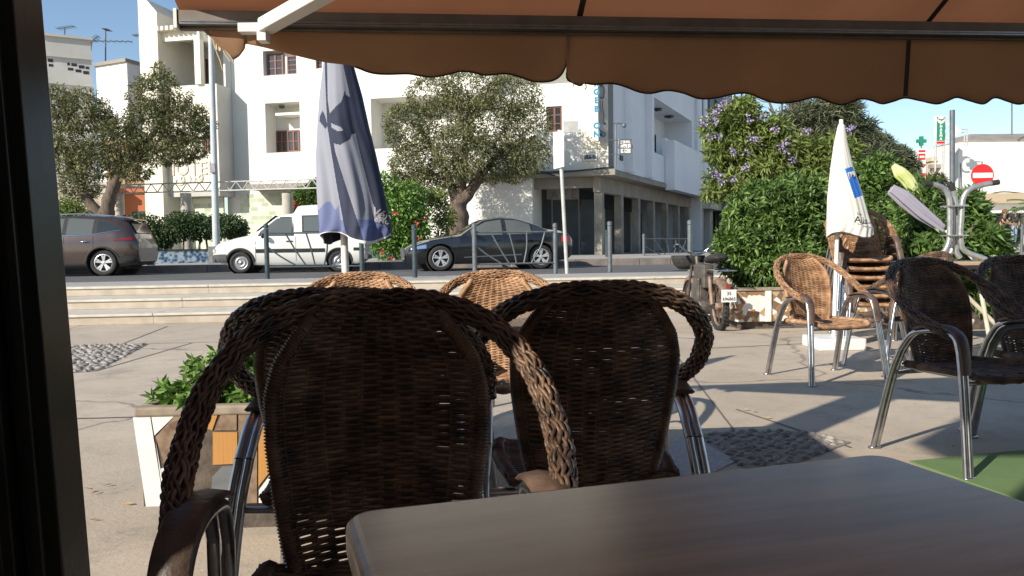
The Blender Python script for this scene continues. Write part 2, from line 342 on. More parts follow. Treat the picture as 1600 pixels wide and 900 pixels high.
def chair_parts(root):
    # backrest weave
    tw = np.array([0, .12, .3, .5, .68, .8, .9, .96, 1.0]); ww = np.array([.15, .165, .18, .194, .197, .183, .152, .127, .115])
    def S(t, s):
        w = np.interp(t, tw, ww); z = .405+.475*t; y = .185+.085*t+.035*t*t
        return np.stack([w*s, y-.055*(s*s)*(w/.2), z+0*s], -1)
    mb = MB(); rows = 73; ncol = 11; g = np.random.default_rng(5)
    for r in range(rows):
        t = (r+.5)/rows; s = np.linspace(-1, 1, 45)
        tt = t+.0035*np.sin(s*3+r*.25)+g.uniform(-.0015, .0015)+(.012*(t-.5)*s*s)
        c = S(np.clip(tt, 0, 1), s); c[:, 1] += .0040*np.cos(ncol*math.pi*(s+1)/2+r*math.pi)
        mb.tube(c, .0042*g.uniform(.88, 1.12), 5, False)
    for k in range(ncol):
        for dd in (-.0032, .0032):
            s0 = -1+2*(k+.5)/ncol*1.0
            t = np.linspace(0, 1, 34); c = S(t, np.full(34, s0)); c[:, 0] += dd; mb.tube(c, .0033, 5, False)
    # neck band over the hoop
    mb.build('backrest', M_wick, root, True)
    mb = MB()
    for sg in (-1, 1):
        t = np.linspace(0, .93, 30); c = S(t, np.full(30, float(sg)))
        c = np.vstack([c, [[sg*.125, .283, .872], [sg*.135, .292, .885]]])
        wrap_tube(mb, c, .0125, .0062, .45, 9)
    c = [(-.155, .135, .4), (-.1, .17, .395), (0, .19, .392), (.1, .17, .395), (.155, .135, .4)]
    wrap_tube(mb, catmull(c, 8), .012, .0062, .4)
    mb.build('backrest_rim', M_wick, root, True)
    # hoop from arm to arm over the top
    hp = [(-.268, -.165, .585), (-.284, -.12, .608), (-.302, -.03, .65), (-.304, .07, .708), (-.283, .165, .778), (-.217, .25, .85), (-.115, .298, .89), (0, .312, .898)]
    hp = hp+[(-x, y, z) for x, y, z in hp[:-1][::-1]]; hc = catmull(hp, 12)
    mb = MB(); braid(mb, hc, .0188, .0036, 11, 12.5, .0027); core = MB(); core.tube(hc, .0165, 8)
    h = mb.build('hoop', M_wick, root, True); core.build('hoop_core', M_wcore, h, True)
    # seat
    mb = MB(); rows = 40
    for r in range(rows):
        v = (r+.5)/rows; y = -.245+.42*v; w = .205+.02*math.sin(v*2.4); s = np.linspace(-1, 1, 30)
        z = .425-.018*(1-s*s)-.03*max(0, (.1-v)/.1)**1.5; c = np.stack([w*s, np.full(30, y), z+.004*np.cos(9*math.pi*(s+1)/2+r*math.pi)], -1)
        mb.tube(c, .0058, 5, False)
    for k in range(9):
        s0 = -1+2*(k+.5)/9; v = np.linspace(0, 1, 16); mb.tube(np.stack([.212*s0+0*v, -.25+.43*v, .425-.018*(1-s0*s0)+0*v], -1), .003, 5, False)
    mb.build('seat', M_wick, root, True)
    mb = MB(); c = catmull([(-.2, .165, .42), (-.222, 0, .425), (-.215, -.19, .424), (-.17, -.248, .405), (0, -.26, .4), (.17, -.248, .405), (.215, -.19, .424), (.222, 0, .425), (.2, .165, .42)], 8)
    wrap_tube(mb, c, .016, .008, .4, 8); mb.build('seat_rim', M_wick, root, True)
    # twin tube legs with bent tops
    for sg in (-1, 1):
        A = catmull([(sg*.315, -.30, 0), (sg*.287, -.245, .36), (sg*.272, -.212, .52)], 5)
        B = catmull([(sg*.300, .255, 0), (sg*.285, .165, .36), (sg*.274, .115, .5)], 5)
        T = catmull([(sg*.272, -.212, .52), (sg*.268, -.185, .582), (sg*.266, -.12, .604), (sg*.266, -.03, .60), (sg*.268, .055, .575), (sg*.274, .115, .5)], 5)
        for nm, C in (('leg', A), ('leg', B), ('arm_frame', T)):
            mb = MB()
            for dx in (-.0125, .0125):
                c = C.copy(); c[:, 0] += dx; mb.tube(c, .0118, 9)
            if nm == 'leg':
                z = C[0]; mb.box(z[0]-.026, z[0]+.026, z[1]-.014, z[1]+.014, -.0, .012)
            mb.build(nm, M_alu, root, True)
        # pad that wraps the front of the arm
        pp = catmull([(sg*.279, -.247, .43), (sg*.273, -.234, .51), (sg*.268, -.204, .588), (sg*.266, -.125, .624), (sg*.266, -.03, .619), (sg*.268, .03, .602)], 5)
        n = len(pp); wd = np.linspace(.026, .036, n); Tn = np.gradient(pp, axis=0); Tn /= np.linalg.norm(Tn, axis=1)[:, None]
        nr = np.stack([0*Tn[:, 0], -Tn[:, 2], Tn[:, 1]], 1)
        ring = []
        for a, b in ((-1, 0), (-.8, .007), (0, .011), (.8, .007), (1, 0), (.8, -.005), (-.8, -.005)):
            q = pp.copy(); q[:, 0] += a*wd; q += nr*b; ring.append(q)
        A_ = np.stack(ring, 1); mb = MB(); mb.grid(A_, closed=True); mb.poly(A_[0][::-1]); mb.poly(A_[-1])
        mb.build('armrest', M_pad, root, True)
    for y in (-.215, .14):
        mb = MB(); mb.tube([(-.28, y, .385), (.28, y, .385)], .009, 8); mb.build('stretcher', M_alu, root, True)
    for sg in (-1, 1): mb = MB(); mb.tube([(sg*.19, -.22, .4), (sg*.19, .15, .4)], .009, 8); mb.build('seat_rail', M_alu, root, True)
G_CH = 'wicker armchairs of the terrace'
M_wlit = mat('wicker_sunlit', (.2, .1, .045), .45, c2=(.48, .28, .15), scale=16, island=.3, spec=.5, detail=3, bump=.3, bscale=160)  # same wicker, sunlight painted in as a lighter tan for the bright chairs
c0 = thing('wicker_armchair', 'dark wicker armchair facing the near brown table, its right arm sunlit', 'chair', (-.225, 1.285, 0), .15, G_CH); chair_parts(c0)
dup(c0, (-.37, 1.985, 0), math.pi-.04, 'wicker armchair turned away, almost hidden behind the large near chair', G_CH)
dup(c0, (.185, 2.13, 0), math.pi+.08, 'dark shaded wicker armchair seen from behind, right of the large near chair', G_CH)
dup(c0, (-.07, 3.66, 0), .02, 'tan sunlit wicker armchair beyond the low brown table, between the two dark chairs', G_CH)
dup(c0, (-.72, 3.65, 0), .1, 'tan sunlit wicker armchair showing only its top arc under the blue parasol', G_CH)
dup(c0, (2.11, 3.65, 0), .3, 'shaded wicker armchair with bright legs standing at the edge of the green carpet', G_CH)
dup(c0, (2.7, 3.92, 0), .12, 'dark wicker armchair cut off by the right edge of the picture', G_CH)
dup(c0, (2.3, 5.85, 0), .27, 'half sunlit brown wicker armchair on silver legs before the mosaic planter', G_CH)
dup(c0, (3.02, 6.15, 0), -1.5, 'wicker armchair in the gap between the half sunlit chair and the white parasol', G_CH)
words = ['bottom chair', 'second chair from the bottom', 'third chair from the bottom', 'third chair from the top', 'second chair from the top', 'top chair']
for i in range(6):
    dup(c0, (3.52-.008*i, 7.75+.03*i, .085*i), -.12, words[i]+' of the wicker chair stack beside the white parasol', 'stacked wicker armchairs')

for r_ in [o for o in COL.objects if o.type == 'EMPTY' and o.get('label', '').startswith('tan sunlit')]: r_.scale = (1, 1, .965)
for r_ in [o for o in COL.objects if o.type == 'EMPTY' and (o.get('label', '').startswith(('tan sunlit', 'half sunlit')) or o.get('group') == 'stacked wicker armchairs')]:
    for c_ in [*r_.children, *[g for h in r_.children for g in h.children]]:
        if c_.type == 'MESH' and c_.data.materials and c_.data.materials[0] == M_wick: c_.material_slots[0].link = 'OBJECT'; c_.material_slots[0].material = M_wlit

# ------------------------------------------------------------------ near table
ta = G(535, 797, .74); tb = G(1375, 705, .74); d = Vector((tb.x-ta.x, tb.y-ta.y, 0)); W = d.length; ang = math.atan2(d.y, d.x)
t = thing('cafe_table', 'brown wood grain cafe table filling the lower right foreground', 'table', (ta.x, ta.y, 0), ang)
def rrect(x0, x1, y0, y1, r, n=6):
    out = []
    for cx, cy, a0 in ((x1-r, y1-r, 0), (x0+r, y1-r, 90), (x0+r, y0+r, 180), (x1-r, y0+r, 270)):
        for k in range(n+1):
            a = R(a0+90*k/n); out.append((cx+r*math.cos(a), cy+r*math.sin(a)))
    return out
def table_top(parent, x0, x1, y0, y1, z, th=.032, m=M_table, er=.012):
    mb = MB(); loops = []
    for k in range(5):
        a = math.pi/2*k/4; ins = er*(1-math.sin(a)); loops.append([(x, y, z-er+er*math.cos(a)) for x, y in rrect(x0+ins, x1-ins, y0+ins, y1-ins, .03-ins*.8)])
    loops.append([(x, y, z-th) for x, y in rrect(x0, x1, y0, y1, .03)]); mb.grid(np.array(loops), closed=True); mb.poly(loops[0]); mb.poly(loops[-1][::-1])
    o = mb.build('tabletop', m, parent, False); return o
table_top(t, 0, W, -W, 0, .74)
def pedestal(parent, cx, cy, z0, z1, m=M_alu, rr=.3):
    mb = MB(); mb.tube([(cx, cy, z0+.06), (cx, cy, z1)], .028, 12); mb.build('column', m, parent, True)
    for k in range(4):
        a = R(45+90*k); mb = MB(); c, s = math.cos(a), math.sin(a)
        mb.tube(catmull([(cx+c*.03, cy+s*.03, z0+.3), (cx+c*.05, cy+s*.05, z0+.12), (cx+c*.15, cy+s*.15, z0+.04), (cx+c*rr, cy+s*rr, z0+.018)], 6), .016, 8)
        mb.build('foot', m, parent, True)
pedestal(t, W/2, -W/2, 0, .708)
t = thing('cafe_table', 'low brown table in shade between the dark chair back and the tan sunlit chair', 'table', (.12, 2.98, 0), .08); table_top(t, -.33, .33, -.33, .33, .735); pedestal(t, 0, 0, 0, .7)

# ------------------------------------------------------------------ dark post and added shade panel at the left
t = thing('post_and_shade_panel', 'black metal post at the left edge of the picture, with an added unseen shade panel', 'screen', (0, 0, 0))
def sheared(y0, y1, a, b, name, m, r0=-.2, top=2.6):   # strip between x offsets a..b measured from the inner edge
    def X(z): return -.893-z*.042
    mb = MB(); v = []
    for z in (0, top):
        for x, y in ((a, y0), (b, y0), (b, y1), (a, y1)): v.append((X(z)+x, y, z))
    mb.add(v, [[0, 3, 2, 1], [4, 5, 6, 7], [0, 1, 5, 4], [1, 2, 6, 5], [2, 3, 7, 6], [3, 0, 4, 7]])
    return bevel(mb.build(name, m, t), .003)
M_post = mat('post_paint', (.018, .02, .017), .3, .2, c2=(.03, .031, .028), scale=3, stretch=(6, 6, .8), bump=.1, bscale=60)
M_post2 = mat('post_edge', (.05, .05, .046), .4, .4, c2=(.02, .022, .02), scale=6, stretch=(4, 4, .7))
sheared(1.56, 1.66, -.062, 0, 'post', M_post); sheared(1.548, 1.562, -.05, -.03, 'frame_strip', M_post2)
sheared(1.58, 1.66, -.085, -.0625, 'frame_strip', M_dark); sheared(1.545, 1.66, -.112, -.0855, 'post', M_post2); sheared(1.55, 1.66, -.30, -.1125, 'post', M_dark)
mb = MB(); mb.box(-1.16, -1.12, .42, 1.54, 0, 1.96); mb.build('panel', mat('shade_board', (.05, .045, .04), .6), t)  # panel out of view, added to keep sun off the near chairs
mb = MB(); mb.box(-1.17, -1.11, .38, .42, 0, 2.0); mb.box(-1.17, -1.11, .42, 1.54, 1.96, 2.0); mb.build('frame', M_dark, t)
# unseen cafe wall and overhang behind the viewer, added to shade the terrace
t = thing('cafe_shade_wall', 'plain unseen cafe wall added behind the viewer for shade', 'wall', (0, 0, 0))
mb = MB(); mb.box(-2.36, 7, -1.5, -1.25, 0, 3.849); mb.box(-3.15, 7, -1.52, -1.23, 3.85, 5.0); mb.build('wall', mat('shade_wall_plaster', (.35, .25, .17), .8, c2=(.28, .2, .14), scale=3), t)

# ------------------------------------------------------------------ awning
LA = Vector((-1.235, 3.03, 0)); RA = Vector((2.42, 3.40, 0)); ua = (RA-LA).normalized(); na = Vector((ua.y, -ua.x, 0))
aw = thing('awning', 'orange brown canvas awning with scalloped torn valance overhead', 'awning', (0, 0, 0))
def AV(px, py, off=0):          # point on the vertical plane of the valance
    return PL(px, py, LA-na*off, na)
def along(px, off=0): return AV(px, 60, off)
zbar_t, zbar_b = AV(900, 28).z, AV(900, 54).z
def A3(s, back, z): return LA+ua*s+na*back+Vector((0, 0, z))
LEN = 4.6
M_can = mat('canvas', (.5, .19, .085), .85, c2=(.42, .16, .07), scale=3, bump=.25, bscale=25, trans=.45)
M_can2 = mat('valance_canvas', (.54, .345, .21), .85, c2=(.46, .29, .175), scale=2.5, bump=.25, bscale=20, trans=.6)
M_seam = mat('seam', (.03, .018, .012), .8)
M_bar = mat('awning_bar', (.2, .17, .14), .55, .2, c2=(.13, .11, .09), scale=8)
mb = MB(); n = 60; back = 3.4; rows = []
for i in range(25):
    b = back*i/24; rows.append([A3(LEN*k/n, b, zbar_t+.004+.5*b+.006*math.sin(k*.9)*math.sin(b*3)-.02*math.sin(math.pi*i/24)) for k in range(n+1)])
mb.grid(np.array([[tuple(p) for p in r] for r in rows])); fab = mb.build('canvas_top', M_can, aw, True)
for px0, px1 in ((905, 925), (1447, 1492), (420, 300)):
    s0 = (along(px0)-LA).dot(ua); mb = MB(); s1 = s0
    L_ = [A3(s0-.012, b, zbar_t-.004+.5*b-.02*math.sin(math.pi*b/back)) for b in np.linspace(0.01, back, 20)]; R_ = [p+ua*.024 for p in L_]
    if px0 != 420: mb.grid(np.array([[tuple(p) for p in L_], [tuple(p) for p in R_]])); mb.build('seam', M_seam, fab)
mb = MB()
def abox(mb, s0, s1, b0, b1, z0, z1, mi=0):
    mb.prism([A3(s0, b0, z0), A3(s0, b1, z0), A3(s0, b1, z1), A3(s0, b0, z1)], ua*(s1-s0), mi)
abox(mb, 0, LEN, -.035, .03, zbar_b+.012, zbar_t); abox(mb, 0.001, LEN, -.03, .0, zbar_b, zbar_b+.012)
fb = bevel(mb.build('front_bar', M_bar, aw), .004)
mb = MB(); abox(mb, .01, LEN, .031, .036, zbar_b+.02, zbar_b+.026); abox(mb, .01, LEN, .031, .034, zbar_b+.012, zbar_b+.018); mb.build('rail', M_alu, fb)
mb = MB(); abox(mb, -.012, 0, -.04, .035, zbar_b-.003, zbar_t+.004); mb.build('end_cap', M_white, fb)
# valance: top line just under the bar, bottom line as it hangs (torn at the left and in the middle)
botA = [(372, 65), (385, 66), (410, 72), (430, 78), (460, 86), (505, 95), (545, 100), (575, 110), (595, 112.5), (635, 112), (655, 116), (675, 119), (700, 115), (720, 110), (740, 112), (755, 116), (772, 116), (790, 114), (812, 118), (837, 124.5), (862, 124), (876, 117), (884, 105), (890, 84), (892, 62)]
botB = [(893, 62), (892, 90), (887, 118), (897, 127), (909, 132), (914, 128), (930, 131), (955, 130), (975, 134), (1000, 142), (1020, 144), (1044, 139.5), (1070, 143), (1097, 151), (1125, 150), (1150, 145), (1172, 145), (1197, 155), (1220, 160), (1245, 158), (1276, 151), (1295, 155), (1318, 161), (1335, 158), (1351, 152), (1368, 155), (1385, 160), (1403, 156), (1420, 151), (1440, 156), (1464, 162), (1482, 157), (1499, 151), (1520, 156), (1542, 161), (1560, 151), (1585, 156), (1605, 160), (1630, 153), (1655, 160), (1680, 153), (1705, 160), (1730, 153)]
botC = [(313, 44), (322, 52), (333, 62), (341, 72), (352, 82), (364, 92), (372, 86), (380, 74), (381, 66), (384, 64)]
def valance(bot, name, seed):
    A = catmull([(x, y, 0) for x, y in bot], 5)[:, :2] if seed != 4 else np.array(bot, float); k = np.concatenate([[0], np.cumsum(np.abs(np.diff(A[:, 0]))+np.abs(np.diff(A[:, 1]))*.3)])
    s = np.arange(0, k[-1], 3.0); s = np.append(s, k[-1]); px = np.interp(s, k, A[:, 0]); py = np.interp(s, k, A[:, 1])
    rows = []
    for j in range(9):
        f = j/8; row = []
        for x, y in zip(px, py):
            bt = AV(x, y); tp = AV(x, 41+(x-310)*.0155); sx = (bt-LA).dot(ua)
            zt = min(zbar_b+.006, 9); q = LA+ua*sx; zb = min(bt.z, zt-.001)
            wob = .013*math.sin(sx*9+seed)*f+.006*math.sin(sx*23+seed*2)*f*f+.012*f
            row.append(tuple(q-na*(.012+wob)+Vector((0, 0, zt+(zb-zt)*f))))
        rows.append(row)
    mb = MB(); mb.grid(np.array(rows)); o = mb.build(name, M_can2, aw, True); so = o.modifiers.new('s', 'SOLIDIFY'); so.thickness = .0015
    hem = [Vector(p)+na*.001 for p in rows[-1]]
    return o, hem
va, hA = valance(botA, 'valance', 1); vb, hB = valance(botB, 'valance', 2.2); vc, hC = valance(botC, 'valance', 4)
for o, h, s0 in ((va, hA, 0), (vb, hB, 0)):
    h = [p for p in h if p.x > (-.6 if o is va else .2)]
    mb = MB(); mb.tube(h[:-6] if o is va else h[5:], .0035, 5); mb.build('hem', M_seam, o, True)
mb = MB(); p0 = AV(1422, 62); p1 = AV(1412, 151)
mb.grid(np.array([[tuple(p0-ua*.01+na*-.008), tuple(p0+ua*.01+na*-.008)], [tuple(p1-ua*.01-na*-.012), tuple(p1+ua*.01-na*-.012)]])); mb.build('seam', M_seam, vb)
# torn threads
mb = MB()
for pts in ([(312, 40), (324, 52), (333, 62), (345, 70), (352, 85), (360, 96)], [(333, 62), (338, 80), (344, 95), (348, 110)], [(350, 78), (360, 88), (366, 100)], [(893, 124), (896, 130), (895, 137)], [(312, 43), (330, 48), (322, 55)], [(912, 128), (916, 135), (914, 140)]):
    mb.tube(catmull([AV(*p, .01) for p in pts], 4), .0022, 5)
M_thr = mat('frayed_thread', (.5, .42, .3), .9); mb.build('frayed_edge', M_thr, vc)
mb = MB(); q = [AV(330, 64, .012), AV(341, 62, .02), AV(347, 70, .015), AV(344, 80, .014), AV(335, 76, .02)]; mb.poly([tuple(p) for p in q]); mb.build('torn_scrap', M_thr, vc)
# folding arm
s = AV(418, 58, -.03); s = s+na*.05; e2 = Vector((s.x+.306*4.0, s.y-.227*4.0, s.z+.062*4.0)); dv = (e2-s).normalized(); upv = Vector((0, 0, 1)); sd_ = dv.cross(upv).normalized()
mb = MB(); q = [s+sd_*.032, s-sd_*.032, s-sd_*.032+upv*.05, s+sd_*.032+upv*.05]; mb.prism(q, e2-s); ar = bevel(mb.build('folding_arm', M_white, aw), .006)
mb = MB(); q = AV(402, 46, -.02)+na*.03; mb.box(-.06, .045, -.02, .03, -.02, .012, Matrix.Translation(q)); mb.box(-.012, .02, -.025, .03, -.05, .012, Matrix.Translation(s+Vector((-.01, 0, .02)))); mb.build('bracket', M_white, ar)
mb = MB(); abox(mb, 0, LEN, 3.37, 3.55, zbar_t+1.62, zbar_t+1.8); mb.build('cassette', M_white, aw)

# ------------------------------------------------------------------ closed parasols
def parasol(name, label, base, d, rows, colour, mats, pole_px, bz, lobes=7, fa=.2):
    """rows: (py, px_left, px_right); colour(u, t, ang)->material index"""
    y0 = d; root = thing(name, label, 'parasol', (base.x, base.y, 0))
    A = np.array(rows, float); ts = np.linspace(0, 1, 240); py = np.interp(ts, np.linspace(0, 1, len(A)), A[:, 0]); 
    xl = np.interp(py, A[:, 0], A[:, 1]); xr = np.interp(py, A[:, 0], A[:, 2]); n = 440; V = []
    for i, t in enumerate(ts):
        a, b = P(xl[i], py[i], d), P(xr[i], py[i], d); c = (a+b)/2; r = (b-a).length/2; ring = []
        for k in range(n):
            th = 2*math.pi*k/n     # th = pi is left edge, -pi/2 (3pi/2) is the front
            u = (1-math.cos(th-math.pi))/2
            fold = 1+fa*t*math.cos(lobes*th+.9+.5*math.sin(t*4))+.07*math.cos(3*th+t*2)*t+.03*t*math.cos(17*th+3*math.sin(t*7))
            fx = 1+(fold-1)*abs(math.sin(th))
            hem = 0
            if t > .9: hem = (.022*math.cos(lobes*th*.57+1.1)+.012*math.sin(2*th))*(t-.9)/.1
            ring.append((c.x+r*fx*math.cos(th)-base.x, c.y+r*.8*fold*math.sin(th)-base.y, c.z+hem))
        V.append(ring)
    V = np.array(V); mb = MB(); m, n_ = V.shape[:2]; f = []; mi = []
    for i in range(m-1):
        for k in range(n):
            k2 = (k+1) % n; f.append([i*n+k, (i+1)*n+k, (i+1)*n+k2, i*n+k2]); th = 2*math.pi*(k+.5)/n
            mi.append(colour((1+math.cos(th))/2, (i+.5)/(m-1), math.sin(th) < 0))
    mb.add(V.reshape(-1, 3), f, mi); cloth = mb.build('canopy', mats, root, True); so = cloth.modifiers.new('s', 'SOLIDIFY'); so.thickness = .002; so.offset = -1
    top = P((xl[0]+xr[0])/2, py[0], d); ft = G(*pole_px) if not isinstance(pole_px, Vector) else pole_px
    mb = MB(); mb.tube([(ft.x-base.x, ft.y-base.y, .02), (top.x-base.x, top.y-base.y, top.z+.03)], .019, 10); mb.build('pole', M_white, root, True)
    bz(root, ft-base)
    return root, cloth, V
def surf_y(V, x, z):
    # front surface y at local x, z
    i = int(np.argmin(np.abs(V[:, :, 2].mean(1)-z))); ring = V[i]; fr = ring[ring[:, 1] < ring[:, 1].mean()]; return float(np.interp(x, *zip(*sorted((p[0], p[1]) for p in fr))))
def base_round(root, off):
    mb = MB(); mb.lathe([(.001, .0), (.22, .0), (.23, .03), (.2, .07), (.05, .1), (.035, .22), (.0, .22)], 24, Matrix.Translation((off.x, off.y, 0))); mb.build('base', mat('base_concrete', (.45, .43, .4), .8, c2=(.35, .33, .3), scale=8), root)
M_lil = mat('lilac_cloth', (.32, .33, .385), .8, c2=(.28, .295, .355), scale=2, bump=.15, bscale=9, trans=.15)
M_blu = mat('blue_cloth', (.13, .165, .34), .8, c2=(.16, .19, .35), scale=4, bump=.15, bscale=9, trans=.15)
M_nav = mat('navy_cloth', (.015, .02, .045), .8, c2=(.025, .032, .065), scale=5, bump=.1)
M_hem = mat('white_hem', (.7, .68, .68), .8)
brows = [(50, 520, 532), (97, 506, 551), (150, 500, 566), (200, 497, 577), (240, 496, 587), (290, 498, 598), (330, 501, 606), (355, 504, 612), (373, 506, 611)]
BP = [(160, 165), (165, 185), (195, 190), (215, 250), (212, 330), (190, 335), (185, 355), (150, 378), (118, 370), (108, 345), (92, 300), (95, 262), (120, 238), (148, 210)]
BP = [(480+x/2.5, 80+y/2.5) for x, y in BP]
BP2 = [(480+x/2.5, 80+y/2.5) for x, y in [(62, 258), (72, 240), (82, 262), (92, 300), (84, 312), (60, 280)]]
HOLE = [(480+x/2.5, 80+y/2.5) for x, y in [(100, 288), (150, 310), (160, 322), (140, 326), (108, 306)]]
def inpoly(x, y, P_):
    c = False; j = len(P_)-1
    for i in range(len(P_)):
        if (P_[i][1] > y) != (P_[j][1] > y) and x < (P_[j][0]-P_[i][0])*(y-P_[i][1])/(P_[j][1]-P_[i][1])+P_[i][0]: c = not c
        j = i
    return c
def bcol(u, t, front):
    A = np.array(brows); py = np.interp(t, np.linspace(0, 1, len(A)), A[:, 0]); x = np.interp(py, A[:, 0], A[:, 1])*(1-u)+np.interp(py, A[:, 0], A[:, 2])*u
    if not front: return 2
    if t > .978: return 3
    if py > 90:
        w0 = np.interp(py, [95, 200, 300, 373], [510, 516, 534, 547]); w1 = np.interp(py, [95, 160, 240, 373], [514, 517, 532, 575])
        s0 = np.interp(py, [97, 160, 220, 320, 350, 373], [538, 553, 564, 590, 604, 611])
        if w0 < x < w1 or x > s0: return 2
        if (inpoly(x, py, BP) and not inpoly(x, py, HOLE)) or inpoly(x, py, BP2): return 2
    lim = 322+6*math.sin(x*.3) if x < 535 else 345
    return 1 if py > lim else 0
base = G(543, 640); base = Vector((P(543, 437, 4.2).x, 4.2, 0))
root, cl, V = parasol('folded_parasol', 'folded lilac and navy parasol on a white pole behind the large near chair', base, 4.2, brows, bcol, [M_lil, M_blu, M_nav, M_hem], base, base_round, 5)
def drapeon(V, base, d, off=.006):
    def f(co):
        return Vector((co.x-base.x, surf_y(V, co.x-base.x, co.z)-off, co.z))
    return f
def img_text(s, px, py, hpx, d, angle, V, base, material, parent, bold=0):
    o = P(px, py, d); sc = hpx*1.35*d/F; u = Vector((math.cos(angle), 0, -math.sin(angle))); w = Vector((math.sin(angle), 0, math.cos(angle)))
    M = frameM(o, u, w); return text_obj(s, sc, M, material, parent, drape=drapeon(V, base, d), bold=bold)
img_text('Vér', 585, 336, 13, 4.2, R(22), V, base, M_hem, cl, .001); img_text('eMo', 589, 347, 9, 4.2, R(12), V, base, M_hem, cl, .001)
M_wcl = mat('white_cloth', (.78, .76, .68), .85, c2=(.7, .68, .6), scale=3, bump=.15, bscale=10, trans=.15)
M_cyan = mat('blue_print', (.02, .14, .5), .7); M_grey = mat('grey_print', (.06, .06, .065), .8)
wrows = [(192, 1312, 1317), (197, 1309, 1320), (225, 1303, 1324), (261, 1298, 1332), (308, 1293, 1347), (340, 1292, 1355), (357, 1292, 1361), (368, 1292, 1362)]
WR = [(1314, 265), (1328, 261), (1341.5, 307), (1326, 311.5)]; WB = [(1317.5, 271), (1331, 268), (1333, 277), (1319.5, 280.5)]
UL = [(1328, 349), (1331, 351), (1362, 347), (1362, 349), (1329, 352)]
def wcol(u, t, front):
    A = np.array(wrows); py = np.interp(t, np.linspace(0, 1, len(A)), A[:, 0]); x = np.interp(py, A[:, 0], A[:, 1])*(1-u)+np.interp(py, A[:, 0], A[:, 2])*u
    if front and inpoly(x, py, WR) and not inpoly(x, py, WB): return 1
    if front and inpoly(x, py, UL): return 2
    if t > .985: return 2
    return 0
b2 = Vector((P(1303, 420, 7.5).x, 7.5, 0))
def base_block(root, off):
    mb = MB(); mb.box(off.x-.22, off.x+.22, off.y-.22, off.y+.22, 0, .11); bevel(mb.build('base', M_white, root), .015)
root, cl, V2 = parasol('folded_parasol', 'folded white parasol with a blue rectangle print beside the chair stack', b2, 7.5, wrows, wcol, [M_wcl, M_cyan, M_grey], b2, base_block, 5, .07)
img_text('LIN', 1319, 277.5, 6, 7.5, R(14), V2, b2, M_cyan, cl, .001); img_text('Aür', 1323, 348, 11, 7.5, R(7), V2, b2, M_grey, cl); img_text('Les', 1328, 336, 4.5, 7.5, R(10), V2, b2, M_grey, cl); img_text('Domaine', 1336, 355, 3.2, 7.5, R(8), V2, b2, M_grey, cl)
# parasol lying in the shrubs
t = thing('folded_parasol', 'folded lilac and lime parasol lying slantwise in the shrubs', 'parasol', (P(1440, 330, 8.3).x, 8.3, 0)); o = t.location
def fl(pts, rr, name, m, d=8.5):
    c = catmull([P(x, y, d)-o for x, y in pts], 8); mb = MB(); n = len(c); r = np.interp(np.linspace(0, 1, n), np.linspace(0, 1, len(rr)), rr)
    T = np.gradient(c, axis=0); T /= np.linalg.norm(T, axis=1)[:, None]; A = []
    for i in range(n):
        w = np.cross(T[i], [0, 1, 0]); w /= np.linalg.norm(w); ring = []
        for k in range(40):
            a = 2*math.pi*k/40; q = 1+.25*math.cos(6*a+i*.1); ring.append(c[i]+r[i]*q*(math.cos(a)*w+.7*math.sin(a)*np.array([0, 1, 0])))
        A.append(ring)
    mb.grid(np.array(A), closed=True); mb.poly(A[0]); mb.poly(A[-1][::-1]); mb.build(name, m, t, True)
fl([(1392, 296), (1412, 310), (1440, 333), (1480, 362)], [.05, .07, .065, .035], 'canopy', mat('grey_lilac', (.32, .3, .36), .85, bump=.2, bscale=10))
fl([(1396, 258), (1406, 270), (1420, 284), (1440, 318), (1450, 330)], [.025, .06, .06, .035, .02], 'canopy_tip', mat('lime_cloth', (.45, .52, .12), .8, c2=(.6, .62, .32), scale=6), 8.95)
mb = MB(); mb.tube([P(1478, 360, 8.2)-o, P(1540, 425, 8.0)-o], .018, 8); mb.build('pole', M_white, t, True)

# ------------------------------------------------------------------ planters
M_tw = mat('tile_white', (.74, .74, .72), .25, c2=(.66, .65, .62), scale=4); M_tm = mat('tile_marble', (.16, .1, .065), .35, c2=(.3, .22, .15), scale=25, detail=8)
M_to = mat('tile_orange', (.5, .26, .08), .35, c2=(.42, .2, .06), scale=3, stretch=(60, 1, 1)); M_tg = mat('tile_grey', (.12, .125, .13), .35, c2=(.17, .175, .18), scale=12)
M_tp = mat('tile_pink', (.5, .28, .2), .4); M_base = mat('planter_render', (.06, .05, .042), .95, c2=(.13, .1, .075), scale=14, bump=.8, bscale=30)
M_soil = mat('soil', (.06, .045, .03), .95, c2=(.1, .08, .06), scale=20, bump=1, bscale=30)
pl = G(240, 834); t = thing('mosaic_planter', 'planter clad in broken white, marble and orange tiles left of the near chair', 'planter', (pl.x, pl.y, 0), .06); o = t.location
ys = 0
mb = MB(); mb.box(.03, 1.15, .03, .55, 0, .10); mb.box(-.03, 1.2, .0, .6, .1, .42); mb.build('body', M_base, t)
mb = MB(); mb.box(-.05, 1.22, -.01, .04, .42, .455); mb.box(-.05, 0, .04, .58, .42, .455); mb.box(-.05, 1.22, .58, .63, .42, .455); bevel(mb.build('rim', mat('rim_stone', (.33, .27, .2), .8, c2=(.2, .16, .12), scale=14), t), .008)
mb = MB(); mb.box(0, 1.2, .04, .58, .4, .43); mb.build('soil', M_soil, t)
def fp(px, py):   # onto planter front
    q = PL(px, py, o, Vector((math.sin(.06), -math.cos(.06), 0))); q = Matrix.Rotation(-.06, 3, 'Z') @ (q-o); return q.x, min(q.z, .42)
mb = MB()
